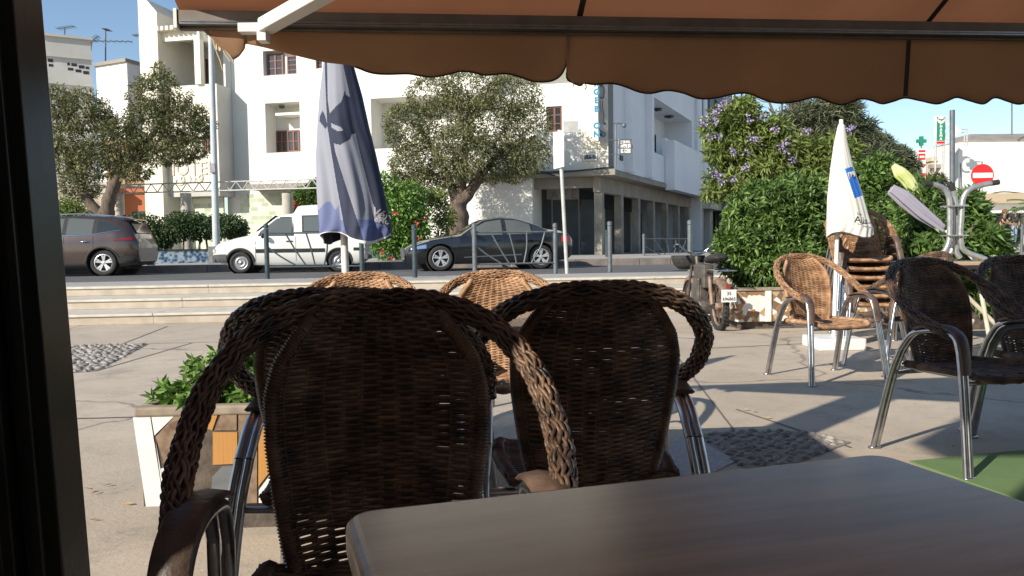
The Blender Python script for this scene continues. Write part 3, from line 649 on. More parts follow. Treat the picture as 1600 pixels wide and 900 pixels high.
ft = [([(208, 646), (235, 644), (258, 812), (230, 822)], 0), ([(237, 644), (272, 641), (242, 680)], 0), ([(273, 641), (305, 638), (330, 640), (320, 668), (285, 735), (258, 728), (244, 682)], 1), ([(262, 662), (282, 655), (290, 668), (270, 672)], 4),
      ([(252, 732), (283, 722), (290, 752), (300, 772), (262, 776)], 0), ([(244, 690), (251, 731), (261, 776), (263, 808), (258, 808)], 0), ([(264, 778), (300, 774), (296, 797), (280, 808), (266, 808)], 0), ([(333, 675), (371, 675), (371, 724), (333, 726)], 2), ([(322, 640), (340, 645), (332, 672), (320, 668)], 2),
      ([(348, 728), (366, 728), (368, 758), (340, 784), (330, 780), (332, 745)], 3), ([(340, 787), (369, 762), (370, 794), (338, 796)], 0), ([(373, 640), (402, 640), (402, 790), (373, 792)], 1), ([(345, 640), (370, 640), (370, 672), (336, 672)], 1), ([(300, 640), (318, 640), (316, 660)], 0),
      ([(404, 640), (440, 645), (450, 700), (404, 760)], 2), ([(405, 765), (450, 705), (480, 790), (405, 795)], 0), ([(452, 650), (560, 650), (560, 780), (490, 790)], 1)]
for q, mi in ft:
    zz = [fp(*p) for p in q]; pr = [(x, -.004, max(z, .1)) for x, z in zz]; mb.prism(pr, (0, .0038, 0), mi)
tl = mb.build('tile_cladding', [M_tw, M_tm, M_to, M_tg, M_tp], t)
# foliage generator
def leaves(blobs, n, ll, lw, whorl=1, seed=1, shell=.55, up=.0, droop=.25, fold=.25, clump=0):
    g = np.random.default_rng(seed); vol = np.array([b[1][0]*b[1][1]*b[1][2] for b in blobs])**.67; pr = vol/vol.sum(); k = g.choice(len(blobs), n, p=pr)
    c = np.array([b[0] for b in blobs], float)[k]; r = np.array([b[1] for b in blobs], float)[k]
    dr = g.normal(size=(n, 3)); dr /= np.linalg.norm(dr, axis=1)[:, None]; rad = g.uniform(0, 1, n)**(shell)
    if clump:
        cc = g.normal(size=(clump, 3)); cc /= np.linalg.norm(cc, axis=1)[:, None]; j = g.integers(0, clump, n); dr = cc[j]*1.0+dr*.34; rad = (.35+.75*(g.uniform(0, 1, clump)**.6))[j]
        rad = rad*g.uniform(.9, 1.06, n); ln = np.linalg.norm(dr, axis=1); dr = dr/np.maximum(ln, .7)[:, None]
    pos = c+dr*rad[:, None]*r
    ax = dr*.7+g.normal(size=(n, 3))*.5; ax[:, 2] += up; ax /= np.linalg.norm(ax, axis=1)[:, None]
    pos = np.repeat(pos, whorl, 0); ax = np.repeat(ax, whorl, 0); N = len(pos)
    d = ax*(.5 if whorl > 1 else 1.)+g.normal(size=(N, 3))*(.75 if whorl > 1 else .35); d[:, 2] -= droop*g.uniform(0, 1, N); d /= np.linalg.norm(d, axis=1)[:, None]
    s = np.cross(d, g.normal(size=(N, 3))); s /= np.linalg.norm(s, axis=1)[:, None]; nn = np.cross(d, s)
    L = ll*g.uniform(.65, 1.25, N)[:, None]; Wd = lw*g.uniform(.7, 1.2, N)[:, None]
    v0 = pos; v1 = pos+d*L*.45+s*Wd*.5+nn*Wd*fold; v2 = pos+d*L-np.array([0, 0, 1])*L*.1; v3 = pos+d*L*.45-s*Wd*.5+nn*Wd*fold
    V = np.stack([v0, v1, v2, v3], 1).reshape(-1, 3); i = np.arange(N)[:, None]*4
    f = np.concatenate([i+[0, 1, 2], i+[0, 2, 3]], 1).reshape(-1, 3); return V, f
def foliage(name, m, parent=None, **kw):
    V, f = leaves(**kw); me = bpy.data.meshes.new(name); me.vertices.add(len(V)); me.vertices.foreach_set('co', V.reshape(-1).astype(np.float32))
    me.loops.add(len(f)*3); me.loops.foreach_set('vertex_index', f.reshape(-1).astype(np.int32)); me.polygons.add(len(f))
    me.polygons.foreach_set('loop_start', np.arange(0, len(f)*3, 3, dtype=np.int32)); me.materials.append(m); me.update(calc_edges=True); me.validate()
    o = bpy.data.objects.new(name, me); COL.objects.link(o)
    if parent is not None: o.parent = parent
    return o
M_lf = mat('leaf_bright', (.1, .2, .03), .5, c2=(.17, .3, .06), scale=3, island=.45, trans=.3)
M_lo = mat('leaf_olive', (.11, .125, .05), .6, c2=(.2, .2, .085), scale=.9, island=.45, trans=.2)
M_lb = mat('leaf_glossy', (.075, .14, .03), .4, c2=(.14, .23, .055), scale=2.5, island=.6, trans=.3)
M_lj = mat('leaf_fern', (.12, .17, .035), .6, c2=(.22, .27, .07), scale=1.5, island=.4, trans=.3)
M_ld = mat('leaf_dark', (.07, .09, .045), .65, c2=(.14, .15, .08), scale=1.5, island=.4, trans=.2)
M_ly = mat('leaf_hedge', (.035, .07, .02), .6, c2=(.06, .1, .03), scale=3, island=.4, trans=.2)
M_fl = mat('jacaranda_flower', (.42, .33, .58), .7, island=.3, trans=.3); M_rf = mat('red_flower', (.55, .03, .03), .6, island=.3)
M_bark = mat('bark', (.16, .12, .085), .9, c2=(.07, .05, .04), scale=5, stretch=(3, 3, .6), bump=1, bscale=9)
def plant(name, label, cat, loc, blobs, m, n, ll, lw, stems, group=None, crown='foliage', **kw):
    r = thing(name, label, cat, loc, 0, group); o = Vector(loc)
    bl = [((Vector(b[0])-o)[:], b[1]) for b in blobs]; foliage(crown, m, r, blobs=bl, n=n, ll=ll, lw=lw, **kw)
    mb = MB(); rs = random.Random(len(label))
    for st in stems:
        pts, ra, rb = st; c = catmull([Vector(p)-o for p in pts], 6); k = len(c)
        mb.tube(c, np.linspace(ra, rb, k)*(1+.08*np.sin(np.arange(k)*1.7)), 9)
    if stems: mb.build('trunk' if cat == 'tree' else 'stem', M_bark, r, True)
    return r
cx = pl.x
stems = [([(pl.x+.3+.1*k, pl.y+.3, .4), (pl.x+.3+.1*k+random.uniform(-.08, .08), pl.y+.3, .6)], .006, .003) for k in range(8)]
plant('leafy_shrub', 'bright green leafy shrub growing in the mosaic planter at left', 'plant', (pl.x, pl.y, .42),
      [((pl.x+.4, pl.y+.22, .52), (.42, .2, .12)), ((pl.x+.28, pl.y+.28, .54), (.2, .16, .1)), ((pl.x+.5, pl.y+.3, .58), (.22, .18, .13)), ((pl.x+.75, pl.y+.3, .6), (.25, .2, .15)), ((pl.x+.08, pl.y+.12, .47), (.12, .12, .06))], M_lf, 1500, .048, .018, stems, whorl=5, seed=3, up=.5, shell=.6)
# large planter on the right
t = thing('mosaic_planter', 'long mosaic planter of white and ochre tiles under the big shrub', 'planter', (2.62, 9.2, 0), .1)
mosaic = bpy.data.materials.new('mosaic'); mosaic.use_nodes = True; N = mosaic.node_tree; b = N.nodes['Principled BSDF']; tc = N.nodes.new('ShaderNodeTexCoord'); v = N.nodes.new('ShaderNodeTexVoronoi'); v.inputs['Scale'].default_value = 15
N.links.new(tc.outputs['Object'], v.inputs['Vector']); r = N.nodes.new('ShaderNodeValToRGB'); r.color_ramp.interpolation = 'CONSTANT'
for i, (p_, c_) in enumerate([(0, (.72, .7, .66)), (.28, (.3, .17, .08)), (.48, (.42, .27, .14)), (.62, (.7, .68, .62)), (.78, (.2, .13, .09)), (.9, (.5, .36, .2))]):
    el = r.color_ramp.elements[i] if i < 2 else r.color_ramp.elements.new(p_); el.position = p_; el.color = (*c_, 1)
sx = N.nodes.new('ShaderNodeSeparateXYZ'); N.links.new(v.outputs['Color'], sx.inputs[0]); N.links.new(sx.outputs[0], r.inputs[0]); N.links.new(r.outputs[0], b.inputs['Base Color']); b.inputs['Roughness'].default_value = .4
mb = MB(); mb.box(.06, 4.2, .05, 1.3, 0, .09); mb.build('plinth', M_base, t)
mb = MB(); mb.box(0, 4.3, 0, 1.4, .09, .45); bevel(mb.build('body', mosaic, t), .006)
mb = MB(); mb.box(-.02, 4.33, -.02, .06, .45, .49); mb.box(-.02, .06, .06, 1.42, .45, .49); bevel(mb.build('rim', mat('rim_stone', (.3, .3, .3)), t), .008)
for k, xx in enumerate((.33, 1.0, 2.0, 2.9)):
    mb = MB(); mb.box(xx, xx+.07, -.018, -.001, .09, .45); mb.build('trim_strip', M_tw if k % 2 == 0 else M_base, t)
mb = MB(); mb.box(.06, 4.2, .06, 1.38, .43, .465); mb.build('soil', M_soil, t)
def E(px, py, d, rx, rz, ry=None): q = P(px, py, d); return (tuple(q), (rx*d/F, (ry or rx*.8*d/F), rz*d/F))
def cl_stems(px, py, d, zb, k, sp, r0=.02):
    out = []
    for i in range(k):
        q = P(px+random.uniform(-sp, sp), py, d+random.uniform(-.2, .2)); b_ = P(px+random.uniform(-sp, sp)*.3, py, d); out.append(([(b_.x, b_.y, zb), ((b_.x+q.x)/2, q.y, (zb+q.z)/2), q], r0, r0*.4))
    return out
q = P(1215, 450, 9.9)
plant('leafy_shrub', 'big dense glossy green shrub behind the moped and left of the white parasol', 'plant', (q.x, q.y, .45),
      [E(1205, 375, 9.9, 72, 78), E(1255, 355, 9.9, 60, 75), E(1180, 400, 9.7, 55, 50), E(1240, 420, 9.6, 65, 38), E(1290, 400, 9.8, 45, 60), E(1205, 312, 10.1, 40, 26), E(1255, 312, 10.2, 30, 22), E(1160, 350, 10, 30, 26), E(1235, 292, 10.1, 16, 18), E(1180, 300, 10, 14, 14), E(1140, 385, 9.7, 22, 26), E(1150, 320, 10, 12, 14)], M_lb, 7800, .1, .03, cl_stems(1220, 330, 9.9, .42, 7, 40), whorl=6, seed=4, shell=.5, up=.35, clump=140)
plant('leafy_shrub', 'dark green shrub between the white parasol and the folded lime parasol', 'plant', (P(1375, 420, 9.6).x, 9.6, .45),
      [E(1365, 300, 9.8, 42, 40), E(1345, 350, 9.8, 50, 50), E(1402, 300, 9.8, 28, 34), E(1375, 262, 9.9, 26, 20), E(1380, 360, 9.6, 50, 50), E(1335, 285, 10, 35, 30)], M_lb, 3000, .11, .032, cl_stems(1370, 330, 9.7, .42, 5, 30), whorl=6, seed=5, shell=.5, up=.35, clump=90)
plant('leafy_shrub', 'spreading shrub with long leaves round the upturned table bases', 'plant', (P(1500, 420, 9.0).x, 9.0, .4),
      [E(1430, 350, 9.0, 38, 50), E(1465, 390, 8.7, 50, 42), E(1500, 360, 9.3, 45, 55), E(1535, 385, 9.0, 42, 35), E(1515, 325, 9.4, 24, 26), E(1440, 300, 9.3, 25, 20), E(1415, 400, 9, 40, 30), E(1560, 400, 8.9, 20, 18), E(1450, 450, 9, 60, 30), E(1540, 450, 9, 50, 30)], M_lb, 2100, .14, .034, cl_stems(1480, 350, 9.0, .0, 8, 50), whorl=6, seed=6, shell=.6, up=.5, clump=60)
mb = MB()
t = thing('low_planter', 'low stone planter behind the stacked tables at right', 'planter', (4.3, 8.8, 0), .1); mb.box(0, 2.2, 0, 1.2, 0, .42); bevel(mb.build('body', M_base, t), .01)
mb = MB(); mb.box(.05, 2.15, .05, 1.15, .42, .435); mb.build('soil', M_soil, t)
# palm fronds at the right edge
pr = thing('palm', 'feathery palm fronds entering at the right edge of the picture', 'tree', (P(1650, 380, 11).x, 11, 0)); o = pr.location
mb = MB(); fr = MB(); pc = P(1648, 330, 11)-o
mb.tube([(pc.x, pc.y, 0), (pc.x, pc.y, pc.z*.5), pc], [.14, .11, .09], 10); mb.build('trunk', M_bark, pr, True)
for k in range(26):
    a = 2*math.pi*k/26+.2; el = random.uniform(-.1, 1.1); Ln = random.uniform(.55, .8); pts = []
    for s_ in np.linspace(0, 1, 12): pts.append(Vector((pc.x+math.cos(a)*Ln*s_*math.cos(el*.7), pc.y+math.sin(a)*Ln*s_*math.cos(el*.7), pc.z+Ln*s_*math.sin(el)-.25*s_*s_)))
    fr.tube(pts, .006, 5)
    for i in range(1, 12):
        dd = (pts[i]-pts[i-1]).normalized(); sd2 = dd.cross(Vector((0, 0, 1))).normalized()
        for sg in (-1, 1):
            for h in (0, .5):
                b0 = pts[i-1].lerp(pts[i], h); tip = b0+(dd*.5+sd2*sg)*.15*(1-.5*i/12)-Vector((0, 0, .03)); w_ = dd*.008
                fr.add([b0-w_, tip, b0+w_], [[0, 1, 2]])
fr.build('crown', M_lb, pr)

# ------------------------------------------------------------------ stacked tables at the right
t = thing('cafe_table', 'dark table behind the right chairs carrying upturned table bases', 'table', (P(1515, 410, 7.4).x, 7.4, 0)); o = t.location
table_top(t, -.42, .42, -.35, .35, .775, .03, mat('dark_top', (.03, .022, .016), .4)); 
for a, b in (((1500, 452), (1590, 547)), ((1530, 440), (1548, 545)), ((1480, 450), (1440, 548)), ((1520, 500), (1500, 545))):
    p0 = P(*a, 7.4)-o; p1 = P(*b, 7.3)-o; p1.z = .02; mb = MB(); mb.tube([p0, p1], .02, 9); mb.build('leg', mat('cream_paint', (.6, .56, .45), .5, c2=(.45, .38, .28), scale=8), t, True)
t = thing('cafe_table', 'upturned grey tubular table base resting on the dark table', 'table', (P(1500, 400, 7.4).x, 7.4, 0)); o = t.location; z0 = .776
table_top(t, -.32, .32, -.3, .3, .81, .03, mat('tan_edge', (.4, .28, .17), .6))
M_tub = mat('grey_tube', (.5, .51, .5), .35, .6, c2=(.36, .37, .36), scale=20)
def bent(pts, ty): 
    c = catmull([P(x, y, 7.4+ty)-o for x, y in pts], 6); mb = MB(); mb.tube(c, .025, 10); lg_ = mb.build('leg', M_tub, t, True)
    mb = MB(); v0, v1 = Vector(c[0]), Vector(c[3]); dd = (v0-v1).normalized(); mb.tube([v0-dd*.05, v0+dd*.02], .026, 10); mb.build('rubber_foot', M_black, lg_, True)
bent([(1448, 287), (1462, 289), (1476, 296), (1483, 312), (1484, 345), (1483, 375), (1476, 392), (1466, 401)], -.05)
bent([(1557, 285), (1535, 289), (1515, 296), (1505, 310), (1502, 340), (1501, 375), (1508, 392), (1540, 405)], -.05)
bent([(1484, 288), (1488, 300), (1490, 330), (1490, 370), (1487, 392), (1478, 403)], .15)
bent([(1487, 290), (1491, 304), (1494, 330), (1493, 370), (1494, 392), (1500, 403)], .03)
for yy in (322, 368):
    q = P(1493, yy, 7.36)-o; mb = MB(); mb.box(q.x-.09, q.x+.09, q.y-.06, q.y+.1, q.z-.006, q.z+.006); mb.build('brace', M_tub, t)

# ------------------------------------------------------------------ moped
pm = G(1124, 516); mo = thing('moped', 'old brown moped with a white number plate parked before the big shrub', 'moped', (pm.x, pm.y, 0), R(3.0))
# local: +Y is forward (away from the viewer)
M_rust = mat('rusty_paint', (.16, .1, .07), .6, .2, c2=(.28, .2, .15), scale=12, bump=.3, bscale=50); M_mp = mat('moped_body', (.055, .05, .045), .5, .3, c2=(.14, .12, .1), scale=9)
def wheelm(y):
    M = Matrix.Translation((0, y, .28)) @ Matrix.Rotation(math.pi/2, 4, 'Y')
    mb = MB(); mb.lathe([(.225, -.02), (.25, -.038), (.272, -.03), (.282, 0), (.272, .03), (.25, .038), (.225, .02), (.225, -.02)], 36, M)
    for k in range(36):
        a = 2*math.pi*k/36
        for sx_ in (-.02, .02):
            c, s_ = math.cos(a+sx_), math.sin(a+sx_); mb.box(-.012+sx_, .012+sx_, -.006, .006, .274, .286, Matrix.Translation((0, y, .28)) @ Matrix.Rotation(a, 4, 'X'))
    w = mb.build('wheel', M_black, mo, True)
    mb = MB(); mb.lathe([(.225, -.018), (.215, -.012), (.215, .012), (.225, .018)], 36, M); mb.lathe([(.0, -.05), (.04, -.05), (.045, 0), (.04, .05), (0, .05)], 14, M); mb.lathe([(.001, .02), (.09, .02), (.09, .03), (.001, .03)], 18, M)
    for k in range(18):
        a = 2*math.pi*k/18; mb.tube([(-.03 if k % 2 else .03, y+.04*math.cos(a+.4), .28+.04*math.sin(a+.4)), (0, y+.218*math.cos(a), .28+.218*math.sin(a))], .0022, 4)
    mb.build('rim', M_rust, w, True)
wheelm(0); wheelm(1.12)
def mtube(name, pts, r, m=M_mp): mb = MB(); mb.tube(catmull(pts, 6), r, 9); return mb.build(name, m, mo, True)
mtube('frame', [(0, 0.05, .3), (0, .45, .34), (0, .8, .62), (0, .92, .84)], .028); mtube('swing_arm', [(-.07, 0, .28), (-.07, .4, .32)], .016)
for sx_ in (-1, 1):
    mtube('shock_absorber', [(sx_*.085, .0, .3), (sx_*.085, .1, .62)], .024, M_rust); mtube('fork', [(sx_*.06, 1.12, .28), (sx_*.055, 1.0, .6), (sx_*.05, .95, .82)], .017)
mb = MB(); 
A = []
for k in range(15):
    a = R(15+150*k/14); A.append([(x, -.31*math.cos(a)*1, .28+.31*math.sin(a)+dz) for x, dz in ((-.055, -.05), (-.05, 0), (-.02, .012), (.02, .012), (.05, 0), (.055, -.05))])
mb.grid(np.array(A)); f_ = mb.build('mudguard', M_rust, mo, True); f_.modifiers.new('s', 'SOLIDIFY').thickness = .003
A = [[(x, y+1.12, z) for x, y, z in r_] for r_ in A]; mb = MB(); mb.grid(np.array(A)); f_ = mb.build('mudguard', M_rust, mo, True); f_.modifiers.new('s', 'SOLIDIFY').thickness = .003
mb = MB(); mb.box(-.15, .02, .3, .66, .22, .52); mb.box(-.13, -.0, .2, .62, .48, .76); mb.box(-.17, -.13, .3, .5, .3, .6); mb.lathe([(0, -.17), (.09, -.17), (.1, -.1), (.1, 0)], 16, Matrix.Translation((0, .33, .26)) @ Matrix.Rotation(math.pi/2, 4, 'Y')); bevel(mb.build('engine', M_mp, mo), .02)
mb = MB(); mb.tube(catmull([(.0, .5, .5), (.0, .62, .6), (0, .78, .72)], 5), .07, 10); mb.build('fuel_tank', M_mp, mo, True)
A = []
for y, w_, h in ((-.12, .03, .0), (-.08, .08, .03), (.0, .105, .045), (.12, .115, .05), (.28, .1, .05), (.42, .06, .04), (.48, .02, .0)):
    A.append([(w_*math.cos(a), y, .83+h*math.sin(a)+.02*math.cos(y*8)) for a in np.linspace(0, 2*math.pi, 12, endpoint=False)])
mb = MB(); mb.grid(np.array(A), closed=True); mb.poly(A[0]); mb.poly(A[-1][::-1]); mb.build('saddle', M_black, mo, True)
mb = MB(); 
for y in (-.28, -.15, 0, .1): mb.tube([(-.1, y, .7), (.1, y, .7)], .007, 6)
for x in (-.1, .1): mb.tube(catmull([(x, -.3, .7), (x, .12, .7), (x*.8, .25, .6)], 5), .008, 6)
mb.build('luggage_rack', M_chrome, mo, True)
hb = mtube('handlebar', [(-.34, .72, .98), (-.26, .84, 1.0), (-.1, .93, .9), (0, .93, .88), (.1, .93, .9), (.24, .86, 1.03), (.33, .7, 1.0)], .012, M_chrome)
for sx_, p_ in ((-1, (-.34, .72, .98)), (1, (.33, .7, 1.0))):
    mb = MB(); v_ = Vector(p_); mb.tube([v_+Vector((-sx_*.06, .08, 0)), v_+Vector((sx_*.01, -.03, 0))], .018, 8); mb.build('grip', M_black, hb, True)
mb = MB(); A = []
for z, w_, dd in ((.68, .12, .1), (.74, .19, .15), (.82, .22, .17), (.86, .22, .17)):
    A.append([(-.06+w_*math.cos(a), 1.1+dd*math.sin(a), z) for a in np.linspace(0, 2*math.pi, 20, endpoint=False)])
mb.grid(np.array(A), closed=True); mb.poly(A[0][::-1]); o_ = mb.build('front_basket', M_black, mo, True); o_.modifiers.new('s', 'SOLIDIFY').thickness = .006
mb = MB(); mb.lathe([(0, .04), (.05, .02), (.065, -.02), (.07, -.06), (0, -.07)], 16, Matrix.Translation((0, 1.02, .78)) @ Matrix.Rotation(-math.pi/2, 4, 'X')); mb.build('headlamp', M_chrome, mo, True)
mb = MB(); mb.box(-.022, .022, -.33, -.3, .5, .55); mb.build('tail_lamp', mat('dull_red', (.25, .03, .02), .5), mo)
mb = MB(); mb.box(-.085, .085, -.345, -.34, .35, .49); pt = bevel(mb.build('number_plate', M_white, mo), .003)
text_obj('35', .055, frameM((0, -.347, .43), (1, 0, 0)), M_letter, pt, align='CENTER', ext=.001, bold=.0006); text_obj('696865', .05, frameM((0, -.347, .37), (1, 0, 0)), M_letter, pt, align='CENTER', ext=.001, bold=.0006)
mtube('exhaust', [(.12, .4, .2), (.13, .1, .2), (.13, -.2, .24)], .03, M_rust); mtube('kick_stand', [(-.09, .3, .2), (-.16, .27, .01)], .01)

# ------------------------------------------------------------------ barriers, bollards, poles
M_bar2 = mat('barrier_paint', (.035, .055, .065), .4, .2, c2=(.06, .08, .09), scale=10); M_barg = mat('barrier_grey', (.16, .18, .19), .45, .3, c2=(.11, .12, .13), scale=10)
def bollard_mesh(parent, x, y, h, r, m, name='post'):
    mb = MB(); mb.tube([(x, y, 0), (x, y, h-.08)], r, 14); mb.tube([(x, y, h-.07), (x, y, h-.01)], r*1.08, 14); mb.lathe([(r*1.08, h-.01), (r*.8, h+.012), (0, h+.02)], 14, Matrix.Translation((x, y, 0)))
    return mb.build(name, m, parent, True)
def barrier(a, b, h, m, label, bars=5, r=.045):
    a, b = Vector(a), Vector(b); L = (b-a).length; rz = math.atan2(b.y-a.y, b.x-a.x); t = thing('street_barrier', label, 'barrier', a, rz, 'fan pattern street barriers')
    bollard_mesh(t, 0, 0, h, r, m); bollard_mesh(t, L, 0, h, r, m); zt, zb = h*.84, h*.22
    for z in (zt, zb): mb = MB(); mb.tube([(0, 0, z), (L, 0, z)], .018, 8); mb.build('rail', m, t, True)
    for k in range(bars):
        f = k/(bars-1); xt = (0, .2, .42, .64, .87)[k]*L; xb = (.33+.09*k)*L; zt_ = zt if k else zb+(zt-zb)*.62
        c = [(xt, 0, zt_), (xt+(xb-xt)*.5+.05*(f-.4)*L, 0, zt_+(zb-zt_)*.5), (xb, 0, zb)]
        mb = MB(); mb.tube(catmull(c, 6), .016, 8); mb.build('bar', m, t, True)
    return t
ZP = .446
ga, gb = G(418, 436, ZP), G(566, 434, ZP); barrier(ga, gb, P(418, 351, ga.y).z-ZP, M_bar2, 'dark blue fan pattern street barrier in front of the white van')
ga, gb = G(742, 431, ZP), G(868, 427.5, ZP); barrier(ga, gb, P(742, 350, ga.y).z-ZP, M_barg, 'grey fan pattern street barrier in front of the black sedan')
ga, gb = G(1006, 409, .385), G(1081, 405, .385); barrier(ga, gb, 1.02, M_barg, 'small grey fan pattern street barrier across the road by the arcade', r=.05)
for px, yt, yb, z, lb, mm in ((648.5, 352, 433.5, ZP, 'dark bollard before the front wheel of the black sedan', M_bar2), (953, 347, 425.5, ZP, 'taller grey bollard right of the white sign pole', M_barg), (948, 360, 411, .39, 'dark bollard across the road behind the taller grey bollard', M_bar2), (1078, 345, 426, ZP, 'grey bollard with a pale cap rising behind the moped', M_barg), (1596, 350, 410, .2, 'grey bollard at the right edge near the two people', M_barg)):
    g_ = G(px, yb, z); h = P(px, yt, g_.y).z-z; t = thing('bollard', lb, 'bollard', g_, 0, 'steel street bollards'); bollard_mesh(t, 0, 0, h, .048, mm)
# white sign pole
g_ = G(886, 428, ZP); t = thing('sign_pole', 'white street sign pole with blank turned plates before the arcade', 'sign', g_); tp = P(874, 203, g_.y)-g_
M_pw = mat('pole_white', (.5, .5, .48), .5, c2=(.36, .36, .34), scale=6)
mb = MB(); mb.tube([(0, 0, 0), tuple(tp)], .038, 12); mb.build('pole', M_pw, t, True)
q = P(892, 198, g_.y-.06)-g_; mb = MB(); mb.box(q.x-.15, q.x+.15, q.y-.01, q.y+.01, q.z-.11, q.z+.11); bevel(mb.build('sign_plate', M_pw, t), .004)
q = P(873, 234, g_.y-.02)-g_; mb = MB(); mb.box(-.01, .01, -.25, .25, -.36, .36, Matrix.Translation(q) @ Matrix.Rotation(R(20), 4, 'Z')); bevel(mb.build('sign_plate', M_white, t), .004)
# lamp post on the left
g_ = P(339, 417, 25.0); g_.z = .4; t = thing('street_lamp', 'tall pale blue lamp post beside the front of the white van', 'street lamp', g_); tp = P(329, 40, g_.y)-g_
M_lp = mat('lamp_blue', (.35, .42, .46), .6, c2=(.5, .5, .48), scale=2.5, detail=6); mb = MB(); mb.tube([(0, 0, 0), tuple(tp*.45), tuple(tp), tuple(tp*1.12)], [.12, .1, .08, .075], 12); mb.build('pole', M_lp, t, True)
mb = MB(); mb.box(-.2, .2, -.18, .18, 0, .75); bevel(mb.build('base', mat('lamp_base', (.12, .13, .14), .8, c2=(.2, .2, .2), scale=6), t), .02)
mb = MB(); q = tp*1.12; mb.tube(catmull([q, q+Vector((-.1, -.5, .25)), q+Vector((-.15, -1.3, .35))], 5), .035, 8); mb.build('arm', M_lp, t, True)
mb = MB(); q = q+Vector((-.15, -1.5, .34)); mb.sphere(q, (.14, .35, .09), 12); mb.build('lamp_head', M_lp, t, True)
mb = MB(); c0_ = tp*.42; mb.box(c0_.x-.08, c0_.x+.08, c0_.y-.17, c0_.y-.09, c0_.z-.14, c0_.z+.14); mb.build('sticker_box', mat('old_poster', (.2, .19, .2), .8, c2=(.4, .38, .4), scale=20), t)
# no entry sign
g_ = G(1526, 400, .39) if False else Vector((P(1528, 395, 17).x, 17, .3)); t = thing('no_entry_sign', 'round red no entry sign with a white bar on a leaning pole', 'sign', g_)
c_ = P(1535, 274, 17)-g_; mb = MB(); mb.tube([(0, 0, 0), tuple(c_+Vector((0, .03, -.05)))], .035, 10); mb.build('pole', M_pw, t, True)
rr_ = 17.5*17/F; Mx = Matrix.Translation(c_) @ Matrix.Rotation(math.pi/2, 4, 'X'); mb = MB(); mb.lathe([(0, -.012), (rr_, -.012), (rr_, .012), (0, .012)], 36, Mx); dk_ = mb.build('sign_disc', mat('sign_red', (.6, .02, .02), .4), t)
mb = MB(); mb.box(c_.x-rr_*.88, c_.x+rr_*.88, c_.y-.016, c_.y-.0125, c_.z-rr_*.22, c_.z+rr_*.22); mb.build('white_bar', M_white, dk_)
# tall plain pole behind the tables
q = P(1488, 172, 12); t = thing('tall_pole', 'tall thin grey pole rising behind the upturned table bases', 'pole', (P(1489, 400, 12).x, 12, 0)); mb = MB(); mb.tube([(0, 0, 0), tuple(q-t.location)], [.04, .036], 12); mb.build('pole', M_barg, t, True)

# ------------------------------------------------------------------ cars
def car_body(stations, n=90):
    S = np.array(stations, float); xs = np.linspace(S[0, 0], S[-1, 0], n)
    K = [np.interp(xs, S[:, 0], S[:, i]) for i in range(1, 6)]
    def sm(a):
        b = a.copy(); b[1:-1] = (a[:-2]+2*a[1:-1]+a[2:])/4; return b
    K = [sm(sm(k)) for k in K]
    def ring(zb, zl, zr, wl, wr):
        h = zl-zb
        return [(0, zb), (wl*.86, zb), (wl*.965, zb+.09), (wl*.995, zb+h*.45), (wl, zb+h*.72), (wl*.965, zl), (wr+(wl*.965-wr)*.5, (zl+zr)/2), (wr, zr-.045), (wr*.93, zr-.015), (wr*.6, zr+.008), (0, zr+.018)]
    rings = [ring(*[k[i] for k in K]) for i in range(n)]
    def side_y(x, z):
        i = min(max(np.searchsorted(xs, x)-1, 0), n-2); f = (x-xs[i])/(xs[i+1]-xs[i])
        def yy(r):
            zz = [p[1] for p in r[1:9]]; ws = [p[0] for p in r[1:9]]; return np.interp(z, zz, ws)
        return yy(rings[i])*(1-f)+yy(rings[i+1])*f
    V = []
    for x, r in zip(xs, rings):
        full = [(x, -w, z) for w, z in r]+[(x, w, z) for w, z in r[::-1][1:-1]]; V.append(full)
    return xs, np.array(V), side_y
M_alloy = mat('alloy', (.6, .6, .6), .38, .6)
def weld(me):
    bm = bmesh.new(); bm.from_mesh(me); bmesh.ops.remove_doubles(bm, verts=bm.verts, dist=1e-4); bmesh.ops.recalc_face_normals(bm, faces=bm.faces); bm.to_mesh(me); bm.free()
